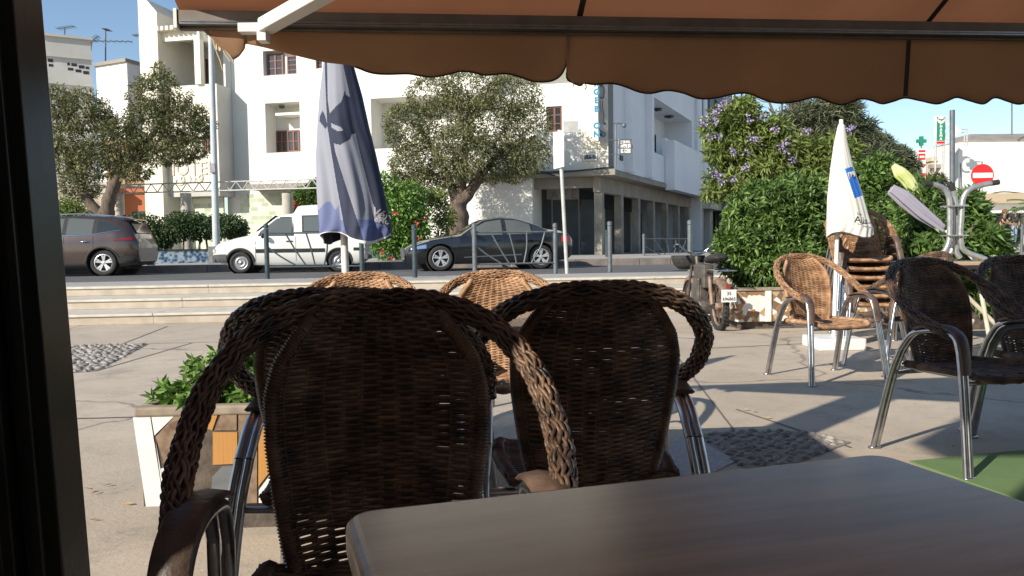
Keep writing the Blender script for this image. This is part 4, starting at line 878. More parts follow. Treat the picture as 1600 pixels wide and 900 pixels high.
def make_car(name, label, cat, loc, rz, st, wb, wr, paint, wins, wheel_kind, extras, L):
    t = thing(name, label, cat, loc, rz); xs, V, sy = car_body(st)
    mb = MB(); mb.grid(V, closed=True); mb.poly(V[0][::-1]); mb.poly(V[-1])
    body = mb.build('body', paint, t, True); weld(body.data)
    cuts = []
    for wx in wb:
        c = MB()
        for y0, y1 in ((-1.2, -.55), (.55, 1.2)): c.tube([(wx, y0, wr), (wx, y1, wr)], wr*1.17, 32)
        co = c.build('cut', paint, t); weld(co.data); cuts.append(co); m = body.modifiers.new('c', 'BOOLEAN'); m.operation = 'DIFFERENCE'; m.object = co; m.solver = 'EXACT'
    dg = bpy.context.evaluated_depsgraph_get(); me = bpy.data.meshes.new_from_object(body.evaluated_get(dg)); body.modifiers.clear(); body.data = me
    for c in cuts: bpy.data.objects.remove(c)
    body.modifiers.new('e', 'EDGE_SPLIT').split_angle = R(40)
    def patch(name_, m_, x0, x1, zb, zt, off=.006, parent=t, both=True, k=14, nz=5, sgn=-1):
        for sg in ((-1, 1) if both else (sgn,)):
            mb = MB(); A = []
            for x in np.linspace(x0, x1, k):
                b_, t_ = zb(x), zt(x); A.append([(x, sg*(sy(x, z)+off), z) for z in np.linspace(b_, max(t_, b_+.001), nz)])
            mb.grid(np.array(A)); o = mb.build(name_, m_, parent, True)
        return o
    for w in wins:
        nm, m_, X, B, T = w[:5]; off = w[5] if len(w) > 5 else .006
        patch(nm, m_, X[0], X[1], (lambda x, B=B: np.interp(x, *zip(*B))), (lambda x, T=T: np.interp(x, *zip(*T))), off, body, k=22, nz=w[6] if len(w) > 6 else 5)
    # wheels
    for wx in wb:
        for sg in (-1, 1):
            yw = sg*(sy(wx+wr*1.3, wr*1.1)-.11); M = Matrix.Translation((wx, yw, wr)) @ Matrix.Rotation(math.pi/2 if sg < 0 else -math.pi/2, 4, 'X')
            mb = MB(); mb.lathe([(wr*.66, .085), (wr*.72, .1), (wr*.9, .1), (wr*.985, .08), (wr, .04), (wr, -.06), (wr*.95, -.1), (wr*.66, -.1)], 40, M); w_ = mb.build('wheel', M_black, t, True)
            mb = MB(); rr = wr*.67
            if wheel_kind == 'steel':
                mb.lathe([(rr, .085), (rr*.96, .06), (rr*.8, .045), (rr*.72, .07), (rr*.55, .085), (rr*.42, .05), (rr*.3, .055), (rr*.25, .075), (0, .08)], 32, M)
            else:
                mb.lathe([(rr, .09), (rr*.93, .095), (rr*.9, .06), (rr*.88, -.02)], 40, M); mb.lathe([(rr*.24, -.02), (rr*.22, .075), (0, .085)], 20, M)
                for k in range(5):
                    for dd in (-.17, .17):
                        a = 2*math.pi*k/5+.3; a0, a1 = a+dd*1.1, a+dd
                        p = [M @ Vector((rr*.16*math.cos(a-.6), rr*.16*math.sin(a-.6), .07)), M @ Vector((rr*.16*math.cos(a+.6), rr*.16*math.sin(a+.6), .07)), M @ Vector((rr*.93*math.cos(a1+.11), rr*.93*math.sin(a1+.11), .085)), M @ Vector((rr*.93*math.cos(a1-.11), rr*.93*math.sin(a1-.11), .085))]
                        off = M.to_3x3() @ Vector((0, 0, -.03)); mb.prism(p, off)
            mb.build('rim', M_alloy if wheel_kind != 'steel' else mat('steel_rim', (.42, .42, .42), .4, .7), w_, wheel_kind == 'steel')
            mb = MB(); mb.lathe([(0, -.03), (rr, -.03)], 24, M); mb.build('brake', M_dark, w_)
            # arch liner
            mb = MB(); mb.lathe([(wr*1.16, .1 if sg else 0), (wr*1.16, -.35), (0, -.36)], 28, M); mb.build('wheel_well', M_black, body)
    extras(t, body, patch, sy)
    # underside
    mb = MB(); mb.box(st[0][0]+.4, st[-1][0]-.4, -.6, .6, .17, .3); mb.build('underbody', M_black, t)
    return t
M_gl = glassm('car_glass', (.03, .035, .035), .04)
M_glr = glassm('car_glass_clear', (.1, .11, .1), .05)
def tyre_patch(t, nm, x, y0, y1, z0, z1, m, par): mb = MB(); mb.box(x[0], x[1], y0, y1, z0, z1); return bevel(mb.build(nm, m, par), .01)
def arch(t, body, sy, wx, wr, m, r0=1.15, r1=1.3, off=.008, a0=0, a1=180, zlim=.0):
    mb = MB()
    for sg in (-1, 1):
        A = []
        for a in np.linspace(R(a0), R(a1), 30):
            row = []
            for r_ in (r0, (r0+r1)/2, r1):
                x, z = wx+wr*r_*math.cos(a), wr+wr*r_*math.sin(a); row.append((x, sg*(sy(x, z)+off), z))
            A.append(row)
        mb.grid(np.array(A))
    o = mb.build('arch_trim', m, body, True); s = o.modifiers.new('s', 'SOLIDIFY'); s.thickness = .012
# --- bronze suv
pb = mat('bronze_paint', (.095, .068, .06), .28, .55, c2=(.085, .06, .054), scale=4, coat=.8)
suv_st = [(0, .32, .72, .78, .72, .6), (.15, .25, .8, .9, .86, .7), (.9, .24, .95, 1.05, .9, .75), (1.35, .22, 1.0, 1.13, .905, .72), (2.0, .2, 1.02, 1.55, .91, .62), (2.6, .2, 1.04, 1.6, .91, .62), (3.3, .2, 1.07, 1.59, .905, .6), (3.85, .22, 1.12, 1.54, .89, .57), (4.1, .26, 1.1, 1.42, .86, .56), (4.3, .3, 1.0, 1.12, .8, .62), (4.38, .36, .85, .9, .74, .62)]
def suv_x(t, body, patch, sy):
    arch(t, body, sy, .85, .34, M_black); arch(t, body, sy, 3.5, .34, M_black)
    patch('sill_trim', M_black, 1.25, 3.1, lambda x: .2, lambda x: .34, .01, body)
    patch('rear_bumper', M_black, 3.92, 4.33, lambda x: .33, lambda x: .52, .012, body)
    patch('tail_lamp', mat('dark_red_lens', (.22, .01, .01), .25), 3.8, 4.3, lambda x: .93+.02*(x-3.9), lambda x: .97+.16*(x-3.93), .012, body)
    patch('window_chrome', M_chrome, 1.5, 3.95, lambda x: np.interp(x, [1.5, 3.2, 3.95], [1.035, 1.075, 1.2]), lambda x: np.interp(x, [1.5, 3.2, 3.95], [1.055, 1.095, 1.215]), .01, body)
    for x in (2.55,): patch('door_line', M_black, x, x+.012, lambda x: .36, lambda x: 1.05, .004, body, k=3)
    patch('door_line', M_black, 3.28, 3.292, lambda x: .66, lambda x: 1.05, .004, body, k=3)
    for x in (2.25, 3.08):
        mb = MB()
        for sg in (-1, 1): mb.tube(catmull([(x-.1, sg*(sy(x-.1, .9)+.0), .9), (x-.05, sg*(sy(x, .9)+.035), .905), (x+.05, sg*(sy(x, .9)+.035), .91), (x+.1, sg*(sy(x+.1, .9)+.0), .91)], 4), .014, 8)
        mb.build('door_handle', M_chrome, body, True)
    mb = MB()
    for sg in (-1, 1): mb.tube(catmull([(1.6, sg*.62, 1.5), (1.8, sg*.64, 1.6), (2.8, sg*.63, 1.645), (3.6, sg*.6, 1.6), (3.8, sg*.58, 1.56)], 5), .016, 8)
    mb.build('roof_rail', M_chrome, t, True)
    mb = MB(); mb.prism([(3.95, -.56, 1.545), (3.95, .56, 1.545), (4.2, .5, 1.5), (4.2, -.5, 1.5)], (0, 0, -.03)); bevel(mb.build('spoiler', pb, t), .01)
    mb = MB(); mb.quad((4.13, -.54, 1.42), (4.13, .54, 1.42), (4.31, .6, 1.13), (4.31, -.6, 1.13)); mb.build('rear_window', M_gl, body)
    mb = MB(); mb.tube([(2.9, .3, 1.62), (3.02, .3, 1.7)], .005, 5); mb.build('aerial', M_black, body)
    mb = MB(); mb.tube([(4.2, .35, .27), (4.42, .35, .27)], .03, 10); mb.build('exhaust', M_chrome, t, True)
WB = [(1.35, 1.06), (3.2, 1.1), (3.95, 1.23)]; WT = [(1.35, 1.07), (1.62, 1.3), (1.95, 1.49), (2.7, 1.53), (3.3, 1.49), (3.7, 1.38), (3.95, 1.24)]
ps = G(163, 431, .39); hs = math.atan(SL)
suvw = [('side_window', M_glr, (1.7, 2.5), WB, WT), ('side_window', M_glr, (2.6, 3.25), WB, WT), ('quarter_window', M_gl, (3.36, 3.93), WB, WT), ('window_surround', M_black, (1.4, 3.97), [(a, b-.03) for a, b in WB], [(a, b+.02) for a, b in WT], .003)]
u_ = Vector((math.cos(hs), math.sin(hs), 0)); v_ = Vector((-math.sin(hs), math.cos(hs), 0))
make_car('parked_car', 'bronze brown suv parked at left, its rear and alloy wheel showing', 'car', ps-u_*3.5+v_*.8, hs, suv_st, (.85, 3.5), .345, pb, suvw, 'alloy', suv_x, 4.38)
# --- white van
pw = mat('van_white', (.72, .72, .68), .35, 0, c2=(.66, .65, .6), scale=2, coat=.3)
van_st = [(0, .34, .6, .68, .68, .6), (.1, .26, .72, .82, .76, .66), (.55, .24, .86, .95, .79, .7), (1.0, .22, .93, 1.04, .8, .7), (1.12, .22, .95, 1.1, .8, .68), (1.7, .2, .98, 1.55, .8, .62), (1.95, .2, 1.0, 1.6, .8, .62), (2.18, .2, 1.0, 1.62, .8, .64), (2.22, .2, 1.0, 1.82, .8, .72), (3.0, .2, 1.0, 1.86, .8, .73), (3.9, .22, 1.0, 1.84, .8, .73), (4.02, .26, 1.0, 1.78, .79, .72), (4.06, .34, .98, 1.7, .77, .7)]
def van_x(t, body, patch, sy):
    arch(t, body, sy, .72, .29, M_black, 1.15, 1.38); arch(t, body, sy, 3.35, .29, M_black, 1.15, 1.3)
    patch('front_bumper', mat('bumper_grey', (.09, .09, .095), .7), .02, .36, lambda x: .3, lambda x: .52, .02, body); patch('side_strip', M_dark, 1.14, 2.98, lambda x: .55, lambda x: .65, .012, body); patch('side_strip', M_dark, 3.75, 4.03, lambda x: .58, lambda x: .66, .012, body)
    mb = MB(); mb.box(-.03, .06, -.72, .72, .3, .5); bevel(mb.build('bumper', mat('bumper_grey', (.09, .09, .095)), body), .02)
    mb = MB(); mb.box(4.03, 4.14, -.76, .76, .33, .46); bevel(mb.build('bumper', mat('bumper_grey', (.09, .09, .095)), body), .02)
    for x in (1.13, 2.2): patch('door_line', M_dark, x, x+.01, lambda x: .32, lambda x: .98, .004, body, k=3)
    mb = MB()
    for sg in (-1, 1): mb.box(1.95, 2.12, sg*(sy(2, .85)+.012)-.012, sg*(sy(2, .85)+.012)+.012, .84, .87)
    mb.build('door_handle', M_dark, body)
    mb = MB()
    for sg in (-1, 1): mb.lathe([(0, .012), (.05, .01), (.055, 0)], 16, Matrix.Translation((3.0, sg*(sy(3.0, .82)+.002), .82)) @ Matrix.Rotation(sg*-math.pi/2, 4, 'X'))
    mb.build('fuel_cap', M_dark, body, True)
    for sg in (-1, 1):
        mb = MB(); mb.sphere((1.36, sg*.92, 1.0), (.05, .1, .07), 10); mb.build('side_mirror', M_dark, t, True)
        mb = MB(); mb.box(.0, .07, sg*.64-.1, sg*.64+.1, .55, .67); bevel(mb.build('headlight', M_chrome, body), .02)
        mb = MB(); mb.box(4.045, 4.08, sg*.7-.05, sg*.7+.05, .7, 1.0); mb.build('tail_lamp', M_red, body)
    mb = MB(); mb.quad((1.13, -.62, 1.1), (1.13, .62, 1.1), (1.66, .55, 1.535), (1.66, -.55, 1.535)); o_ = mb.build('windscreen', M_glr, body); o_.location = (-.02, 0, .03)
CB = [(1.15, 1.02), (4, 1.04)]; CT = [(1.15, 1.03), (1.3, 1.17), (1.7, 1.48), (2.15, 1.5)]
vanw = [('side_window', M_glr, (1.28, 2.1), CB, CT), ('window_surround', M_dark, (1.2, 2.16), [(1.2, 1.0), (3, 1.0)], [(1.2, 1.03), (1.3, 1.2), (1.7, 1.515), (2.2, 1.53)], .003), ('side_window', M_glr, (2.42, 3.35), [(2, 1.12), (4, 1.12)], [(2.4, 1.52), (3.4, 1.54)]), ('window_surround', M_dark, (2.38, 3.39), [(2, 1.09), (4, 1.09)], [(2.4, 1.55), (3.4, 1.57)], .003)]
pv = G(377, 427, .39); sc_ = 1.0
make_car('parked_van', 'small white van with a raised rear roof parked behind the dark barrier', 'van', pv-u_*.72+v_*.7, hs, van_st, (.72, 3.35), .29, pw, vanw, 'steel', van_x, 4.06)
# --- black sedan
pk = mat('black_paint', (.012, .013, .015), .18, .1, coat=1)
sed_st = [(0, .3, .55, .6, .66, .55), (.12, .22, .64, .7, .8, .64), (.5, .2, .76, .83, .87, .72), (1.1, .19, .85, .92, .895, .76), (1.5, .18, .88, .99, .9, .74), (2.1, .17, .91, 1.36, .905, .62), (2.55, .17, .92, 1.43, .905, .6), (3.0, .17, .94, 1.41, .9, .59), (3.5, .18, .96, 1.27, .89, .58), (3.95, .2, .97, 1.09, .87, .64), (4.35, .24, .96, 1.05, .83, .66), (4.55, .28, .93, .98, .77, .66), (4.62, .36, .8, .82, .7, .6)]
def sed_x(t, body, patch, sy):
    for x in (1.62, 2.62): patch('door_line', M_dark, x, x+.01, lambda x: .27, lambda x: .9, .003, body, k=3)
    patch('tail_lamp', M_red, 4.25, 4.55, lambda x: .74, lambda x: .9, .01, body); patch('headlight', M_chrome, .1, .5, lambda x: .58+.06*(x-.1), lambda x: .63+.2*(x-.1), .01, body)
    patch('sill_trim', mat('sill_grey', (.09, .095, .1), .3), 1.5, 3.1, lambda x: .34+.03*(x-1.5), lambda x: .37+.035*(x-1.5), .008, body)
    mb = MB()
    for x in (2.42, 3.3):
        for sg in (-1, 1): mb.tube(catmull([(x-.1, sg*(sy(x-.1, .79)), .79), (x-.04, sg*(sy(x, .79)+.03), .795), (x+.06, sg*(sy(x, .79)+.03), .8), (x+.1, sg*(sy(x+.1, .79)), .8)], 4), .011, 6)
    mb.build('door_handle', pk, body, True)
    for sg in (-1, 1): mb = MB(); mb.sphere((1.78, sg*.98, .97), (.07, .11, .06), 12); mb.build('side_mirror', pk, t, True)
    mb = MB(); mb.box(-.02, .03, -.3, .3, .42, .58); mb.build('grille', M_chrome, body)
SB = [(1.5, .93), (2.6, .95), (3.9, .99)]; STp = [(1.5, .94), (1.8, 1.12), (2.15, 1.3), (2.6, 1.365), (3.05, 1.34), (3.5, 1.2), (3.85, 1.03)]
sedw = [('side_window', M_glr, (1.72, 2.58), SB, STp, .008), ('side_window', M_glr, (2.7, 3.4), SB, STp, .008), ('quarter_window', M_gl, (3.45, 3.8), SB, STp, .008), ('window_chrome', M_dark, (1.6, 3.88), [(a, b-.015) for a, b in SB], [(a, b+.015) for a, b in STp], .003)]
f0 = Vector((-1.89, 21.1, .39)); hd = R(15); uu = Vector((math.cos(hd), math.sin(hd), 0)); vv = Vector((-uu.y, uu.x, 0))
make_car('parked_car', 'black sedan with silver alloy wheels parked before the olive tree', 'car', f0-uu*.88+vv*.8, hd, sed_st, (.88, 3.68), .335, pk, sedw, 'alloy', sed_x, 4.62)

# ------------------------------------------------------------------ buildings
M_w1 = mat('white_wall', (.74, .73, .68), .8, c2=(.7, .68, .62), scale=.7, detail=6, bump=.1, bscale=8)
M_w2 = mat('cream_wall', (.74, .69, .58), .8, c2=(.7, .65, .53), scale=.6, detail=6)
M_w3 = mat('blue_white_wall', (.74, .76, .79), .8, c2=(.68, .7, .73), scale=.6, detail=6)
M_gw = mat('grey_white_wall', (.5, .49, .46), .85, c2=(.42, .41, .38), scale=.8, detail=6, bump=.2, bscale=5)
M_brown = mat('brown_shutter', (.16, .06, .04), .6, c2=(.2, .08, .055), scale=5, stretch=(1, 1, 20)); M_pane = glassm('window_glass', (.03, .03, .03), .08)
M_soff = mat('soffit', (.3, .27, .23), .9, c2=(.22, .2, .17), scale=1.5); M_shut = mat('dark_shutter', (.07, .08, .085), .7, c2=(.05, .055, .06), scale=2)
M_letc = mat('faded_letter', (.55, .5, .42), .8)
M_col = mat('column_render', (.34, .31, .26), .9, c2=(.2, .18, .15), scale=1.6, detail=7)
class Fac:
    """a facade plane with (s, z) coordinates; s runs to the right as the viewer sees it, depth runs inwards"""
    def __init__(s, o, u): s.o = Vector((o[0], o[1], 0)); s.u = Vector((u[0], u[1], 0)).normalized(); s.n = Vector((s.u.y, -s.u.x, 0))   # outward
    def w(s, a, z, dep=0): return tuple(s.o+s.u*a-s.n*dep+Vector((0, 0, z)))
    def px(s, x, y, dep=0):
        q = PL(x, y, s.o-s.n*dep, s.n); return (q-s.o).dot(s.u), q.z
    def box(s, mb, a0, a1, d0, d1, z0, z1, mi=0): mb.prism([s.w(a0, z0, d0), s.w(a1, z0, d0), s.w(a1, z1, d0), s.w(a0, z1, d0)], -s.n*(d1-d0), mi)
    def wall(s, mb, a0, a1, z0, z1, holes, mi=0, back=1, thick=None):
        A = sorted({a0, a1, *[h[0] for h in holes], *[h[1] for h in holes]}); Z = sorted({z0, z1, *[h[2] for h in holes], *[h[3] for h in holes]})
        A = [a for a in A if a0 <= a <= a1]; Z = [z for z in Z if z0 <= z <= z1]
        for i in range(len(A)-1):
            for j in range(len(Z)-1):
                ca, cz = (A[i]+A[i+1])/2, (Z[j]+Z[j+1])/2
                if any(h[0] < ca < h[1] and h[2] < cz < h[3] for h in holes): continue
                mb.quad(s.w(A[i], Z[j]), s.w(A[i+1], Z[j]), s.w(A[i+1], Z[j+1]), s.w(A[i], Z[j+1]), mi)
        for a, b, c, d, dep in holes:
            q = [(a, c), (b, c), (b, d), (a, d)]
            for k in range(4):
                (x0, y0), (x1, y1) = q[k], q[(k+1) % 4]; mb.quad(s.w(x0, y0), s.w(x0, y0, dep), s.w(x1, y1, dep), s.w(x1, y1), mi)
            mb.quad(s.w(a, c, dep), s.w(b, c, dep), s.w(b, d, dep), s.w(a, d, dep), back)
def hole(Fc, x0, y0, x1, y1, dep, dd=0):
    a0, _ = Fc.px(x0, (y0+y1)/2, dd); a1, _ = Fc.px(x1, (y0+y1)/2, dd); _, zt = Fc.px((x0+x1)/2, y0, dd); _, zb = Fc.px((x0+x1)/2, y1, dd); return (a0, a1, zb, zt, dep)
def window(Fc, h, dep, parent, m=M_brown, nx=2, nz=3, fr=.07, glass=M_pane, open_leaf=False):
    a0, a1, z0, z1 = h[:4]; mb = MB(); Fc.box(mb, a0, a1, dep-.05, dep, z0, z0+fr); Fc.box(mb, a0, a1, dep-.05, dep, z1-fr, z1)
    Fc.box(mb, a0, a0+fr, dep-.05, dep, z0+fr, z1-fr); Fc.box(mb, a1-fr, a1, dep-.05, dep, z0+fr, z1-fr)
    for i in range(1, nx): c = a0+(a1-a0)*i/nx; Fc.box(mb, c-fr*.55, c+fr*.55, dep-.045, dep-.002, z0+fr, z1-fr)
    for j in range(1, nz):
        c = z0+(z1-z0)*j/nz; Fc.box(mb, a0+fr, a1-fr, dep-.035, dep-.004, c-.02, c+.02)
    w = mb.build('window', m, parent); mb = MB(); mb.quad(Fc.w(a0+.01, z0+.01, dep-.008), Fc.w(a1-.01, z0+.01, dep-.008), Fc.w(a1-.01, z1-.01, dep-.008), Fc.w(a0+.01, z1-.01, dep-.008)); mb.build('pane', glass, w)
    if open_leaf:
        mb = MB(); Fc.box(mb, a1-.02, a1+.55, dep-.1, dep-.06, z0, z1); mb.build('shutter', m, w)
    return w
FA = Fac((4.05, 33.0), (.975, -.22))
FW = Fac(FA.w(0, 0, -1.2)[:2], (.975, -.22))      # wing in front
FR = Fac((4.26, 32.9), (.42, .907))
TOP = 14.0
b = thing('apartment_building', 'white corner apartment building with brown shuttered windows and a ground floor arcade', 'building', (0, 0, 0))
sL = FA.px(352, 200)[0]; sA = FA.px(832, 320)[0]; sK = FA.px(905, 180)[0]; zS = 4.15
# main lit facade
h1 = hole(FA, 411, 78, 463, 117, .35); h2 = hole(FA, 415, 160, 469, 238, 1.0); h3 = hole(FA, 493, 88, 503, 107, .2); h4 = hole(FA, 580, 149, 760, 229, 1.3); h5 = hole(FA, 770, 95, 903, 146, 1.2); h6 = hole(FA, 854, 166, 878, 206, .15)
h7 = hole(FA, 580, 0, 720, 40, .8)
mb = MB(); FA.wall(mb, sL, sK, zS, TOP, [h1, h2, h3, h4, h5, h6]); mb.build('upper_wall', [M_w1, M_w1], b)
mb = MB(); ha = hole(FA, 451, 303, 482, 352, .6); FA.wall(mb, sL, sA, .3, zS, [ha]); mb.build('ground_wall', [M_w1, M_ly], b)
mb = MB(); FA.wall(mb, sK, 0, zS, TOP, []); mb.build('corner_wall', M_w2, b)
mb = MB(); FA.box(mb, sL, FA.px(575, 150)[0], -.12, -.001, zS, TOP); 
wn1 = hole(FA, 413, 81, 438, 117, .3); window(FA, wn1, .3, b); wn1b = hole(FA, 444, 84, 463, 115, .3); window(FA, wn1b, .3, b, nx=1, nz=4)
wn2 = hole(FA, 433, 204, 469, 238, .95, 1.0); window(FA, wn2, .96, b, nx=4, nz=2); window(FA, h3, .18, b, nx=1); window(FA, h6, .12, b, nx=2, nz=3)
mb = MB(); bl = hole(FA, 437, 178, 470, 182, 0, .6); FA.box(mb, bl[0], h2[1]-.01, .2, .95, bl[2], bl[3]); mb.build('lintel', M_w1, b)
for (x, y) in ((440, 165),):
    q = Vector(FA.w(*FA.px(x, y, .5), 0))+FA.n*-.5; mb = MB(); mb.lathe([(0, 0), (.14, -.02), (.12, -.12), (0, -.15)], 14, Matrix.Translation(q)); mb.build('ceiling_lamp', M_pane, b, True)
# green check tile cladding
tilem = bpy.data.materials.new('check_tile'); tilem.use_nodes = True; N = tilem.node_tree; bs = N.nodes['Principled BSDF']; tc = N.nodes.new('ShaderNodeTexCoord'); mp = N.nodes.new('ShaderNodeMapping'); mp.inputs['Rotation'].default_value = (0, 0, 0)
wv = N.nodes.new('ShaderNodeTexBrick'); wv.inputs['Scale'].default_value = 1.0; wv.inputs['Color1'].default_value = (.62, .63, .5, 1); wv.inputs['Color2'].default_value = (.22, .3, .17, 1); wv.inputs['Mortar'].default_value = (.6, .6, .5, 1)
wv.inputs['Mortar Size'].default_value = .01; wv.inputs['Brick Width'].default_value = .36; wv.inputs['Row Height'].default_value = .2; wv.inputs['Bias'].default_value = -.25
N.links.new(tc.outputs['UV'], wv.inputs['Vector']); N.links.new(wv.outputs['Color'], bs.inputs['Base Color']); bs.inputs['Roughness'].default_value = .35
def uvq(o, Fc):
    uv = o.data.uv_layers.new(name='UVMap')
    for lp in o.data.loops: co = o.data.vertices[lp.vertex_index].co; uv.data[lp.index].uv = ((co-Fc.o).dot(Fc.u), co.z)
th = hole(FA, 376, 302, 449, 372, 0); mb = MB(); FA.box(mb, th[0], th[1], -.03, -.001, .5, th[3]); uvq(mb.build('tile_cladding', tilem, b), FA)
cp = hole(FA, 404, 288, 505, 297, 0); mb = MB(); FA.box(mb, cp[0], cp[1]+.4, -1.1, -.002, cp[2], cp[2]+.22); mb.build('canopy_slab', M_soff, b)
# slab edge above the arcade and ground floor recess
mb = MB(); FA.box(mb, sA-3.4, .3, -.25, 0.6, zS-.25, zS-.002); mb.build('slab_edge', M_soff, b)
mb = MB(); dR = 2.6; FA.box(mb, sA-.1, -1.6, dR, dR+.2, .3, zS-.3); mb.build('arcade_wall', mat('arcade_wall', (.42, .4, .37), .9, c2=(.34, .32, .3), scale=2), b)
mb = MB(); FA.box(mb, sA-.25, sA+.0, .002, dR, .3, zS-.26); mb.build('arcade_side', M_w1, b)
for x0, x1 in ((834, 862), (864, 904), (908, 927)):
    h = hole(FA, x0, 312, x1, 386 if x0 != 908 else 376, 0, dR); mb = MB(); FA.box(mb, h[0]-1.0 if x0 == 834 else h[0], h[1], dR-.03, dR-.002, .6, h[3]); mb.build('shutter', M_shut, b)
q = FA.px(852, 304, dR); text_obj('C A F E', .55, frameM(FA.w(q[0]-.3, q[1]-.2, dR-.01), FA.u), M_soff, b)
# soffit + beams + columns along the right street
mb = MB(); mb.prism([FA.w(sA-.2, zS-.26, -.2), FA.w(.25, zS-.26, -.2), FR.w(18, zS-.26, -.1), FR.w(18, zS-.26, 6), FA.w(sA-.2, zS-.26, 6)], (0, 0, .2)); mb.build('soffit', M_soff, b)
c0_ = Vector(FA.w(FA.px(936, 300, .5)[0], 0, .5)); cols = []
mb = MB()
FC = Fac((c0_.x, c0_.y), (.42, .907))
FC.box(mb, -.3, 18.5, -.16, .16, 3.25, zS-.27); FA.box(mb, sA, (c0_-FA.o).dot(FA.u)-.2, .35, .62, 3.45, zS-.27); mb.build('beam', M_soff, b)
for k in range(7):
    mb = MB(); FC.box(mb, 2.8*k-.17, 2.8*k+.17, -.17, .17, .3, 3.249); bevel(mb.build('column', M_col, b), .01)
mb = MB(); FC.box(mb, 1.0, 18.5, 3.0, 3.2, .3, zS-.3); mb.build('arcade_wall', M_shut, b)
for k in range(6):
    mb = MB(); FC.box(mb, 2.8*k+1.5, 2.8*k+3.3, 2.93, 2.999, .6, 3.0); mb.build('shop_door', mat('shop_door', (.03, .035, .04), .3, c2=(.06, .065, .07), scale=2), b)
    mb = MB(); FC.box(mb, 2.8*k+3.4, 2.8*k+4.1, 2.9, 2.999, .6, 3.0); mb.build('door_jamb', M_gw, b)
# right street facade
hr = [(5.4, 15.1, 5.5, 8.15, 1.6)]
mb = MB(); FR.wall(mb, 0, 17.6, zS, TOP, hr); mb.build('street_wall', [M_w3, M_w3], b)
mb = MB(); mb.prism([FR.w(17.6, .3, 0), FR.w(17.6, .3, 9), FR.w(17.6, TOP, 9), FR.w(17.6, TOP, 0)], FR.u*.2); mb.build('end_wall', M_w3, b)
mb = MB(); mb.prism([FA.w(sL, TOP, 0), FA.w(0, TOP, 0), FR.w(17.6, TOP, 0), FR.w(17.6, TOP, 9), FA.w(sL, TOP, 12)], (0, 0, .25)); mb.build('roof', M_w1, b)
mb = MB(); FR.box(mb, 1.6, 2.0, -.35, -.002, zS, TOP); FR.box(mb, 5.0, 5.4, -.3, -.002, zS, TOP); mb.build('pilaster', M_w3, b)
mb = MB(); FR.box(mb, 8.6, 15.1, -.02, .15, 5.5, 6.45); FR.box(mb, 8.6, 17.4, -.5, -.021, zS-.35, 6.3); FR.box(mb, 15.9, 16.6, -.6, -.501, 4.6, TOP); mb.build('balcony_parapet', M_w3, b)
for a0, a1, z0, z1 in ((5.9, 6.5, 5.9, 7.1), (8.4, 9.8, 5.6, 7.0), (11.4, 12.8, 6.2, 7.2)): window(FR, (a0, a1, z0, z1), 1.58, b, mat('dark_frame', (.04, .035, .035), .5), nx=2, nz=2)
for a in (7.2, 9.8, 12.4):
    mb = MB(); mb.lathe([(0, 0), (.28, -.02), (.25, -.1), (0, -.13)], 16, Matrix.Translation(FR.w(a, 8.14, .7))); mb.build('ceiling_lamp', M_pane, b, True)
# chamfer pipe + vertical lettering sign
v0 = FA.px(933, 135, -.3); v1 = FA.px(945, 240, -.3)
sg_ = thing('shop_sign', 'tall vertical sign with blue letters on the corner of the white building', 'sign', FA.w(v0[0], 0, 0)); o = sg_.location
mb = MB(); a0, z1 = FA.px(930, 100, -.35); a1, z0 = FA.px(935.5, 221, -.35); q = []
mb.prism([Vector(FA.w(a0, z0, -.5))-o, Vector(FA.w(a1, z0, -.5))-o, Vector(FA.w(a1, z1, -.5))-o, Vector(FA.w(a0, z1, -.5))-o], -FA.n*.3); mb.build('front_panel', M_white, sg_)
mb = MB(); mb.prism([Vector(FA.w(a1+.002, z0, -.45))-o, Vector(FA.w(a1+.35, z0, .0))-o, Vector(FA.w(a1+.35, z1, .0))-o, Vector(FA.w(a1+.002, z1, -.45))-o], -FA.n*.06); mb.build('side_panel', M_gw, sg_)
M_teal = mat('teal_print', (.02, .2, .33), .5)
for i, chh in enumerate('NARGEB ON'):
    zz = z1-(z1-z0)*(i+1)/9.2+.1
    if chh != ' ': text_obj(chh, (z1-z0)/12*1.25, frameM(Vector(FA.w((a0+a1)/2, zz, -.503))-o, FA.u), M_teal, sg_, align='CENTER', bold=.02)
mb = MB(); 
for pts in ([(938, 134), (943, 136), (943, 152), (939, 153)], [(941.5, 158), (941, 168), (943, 180), (943, 190), (945, 194), (947, 193)], [(938, 205), (945, 209), (944, 213), (937, 210)]):
    mb.tube(catmull([Vector(FA.w(*FA.px(x, y, -.25), -.36))-o for x, y in pts], 4), .045, 6)
mb.build('calligraphy', M_letter, sg_)
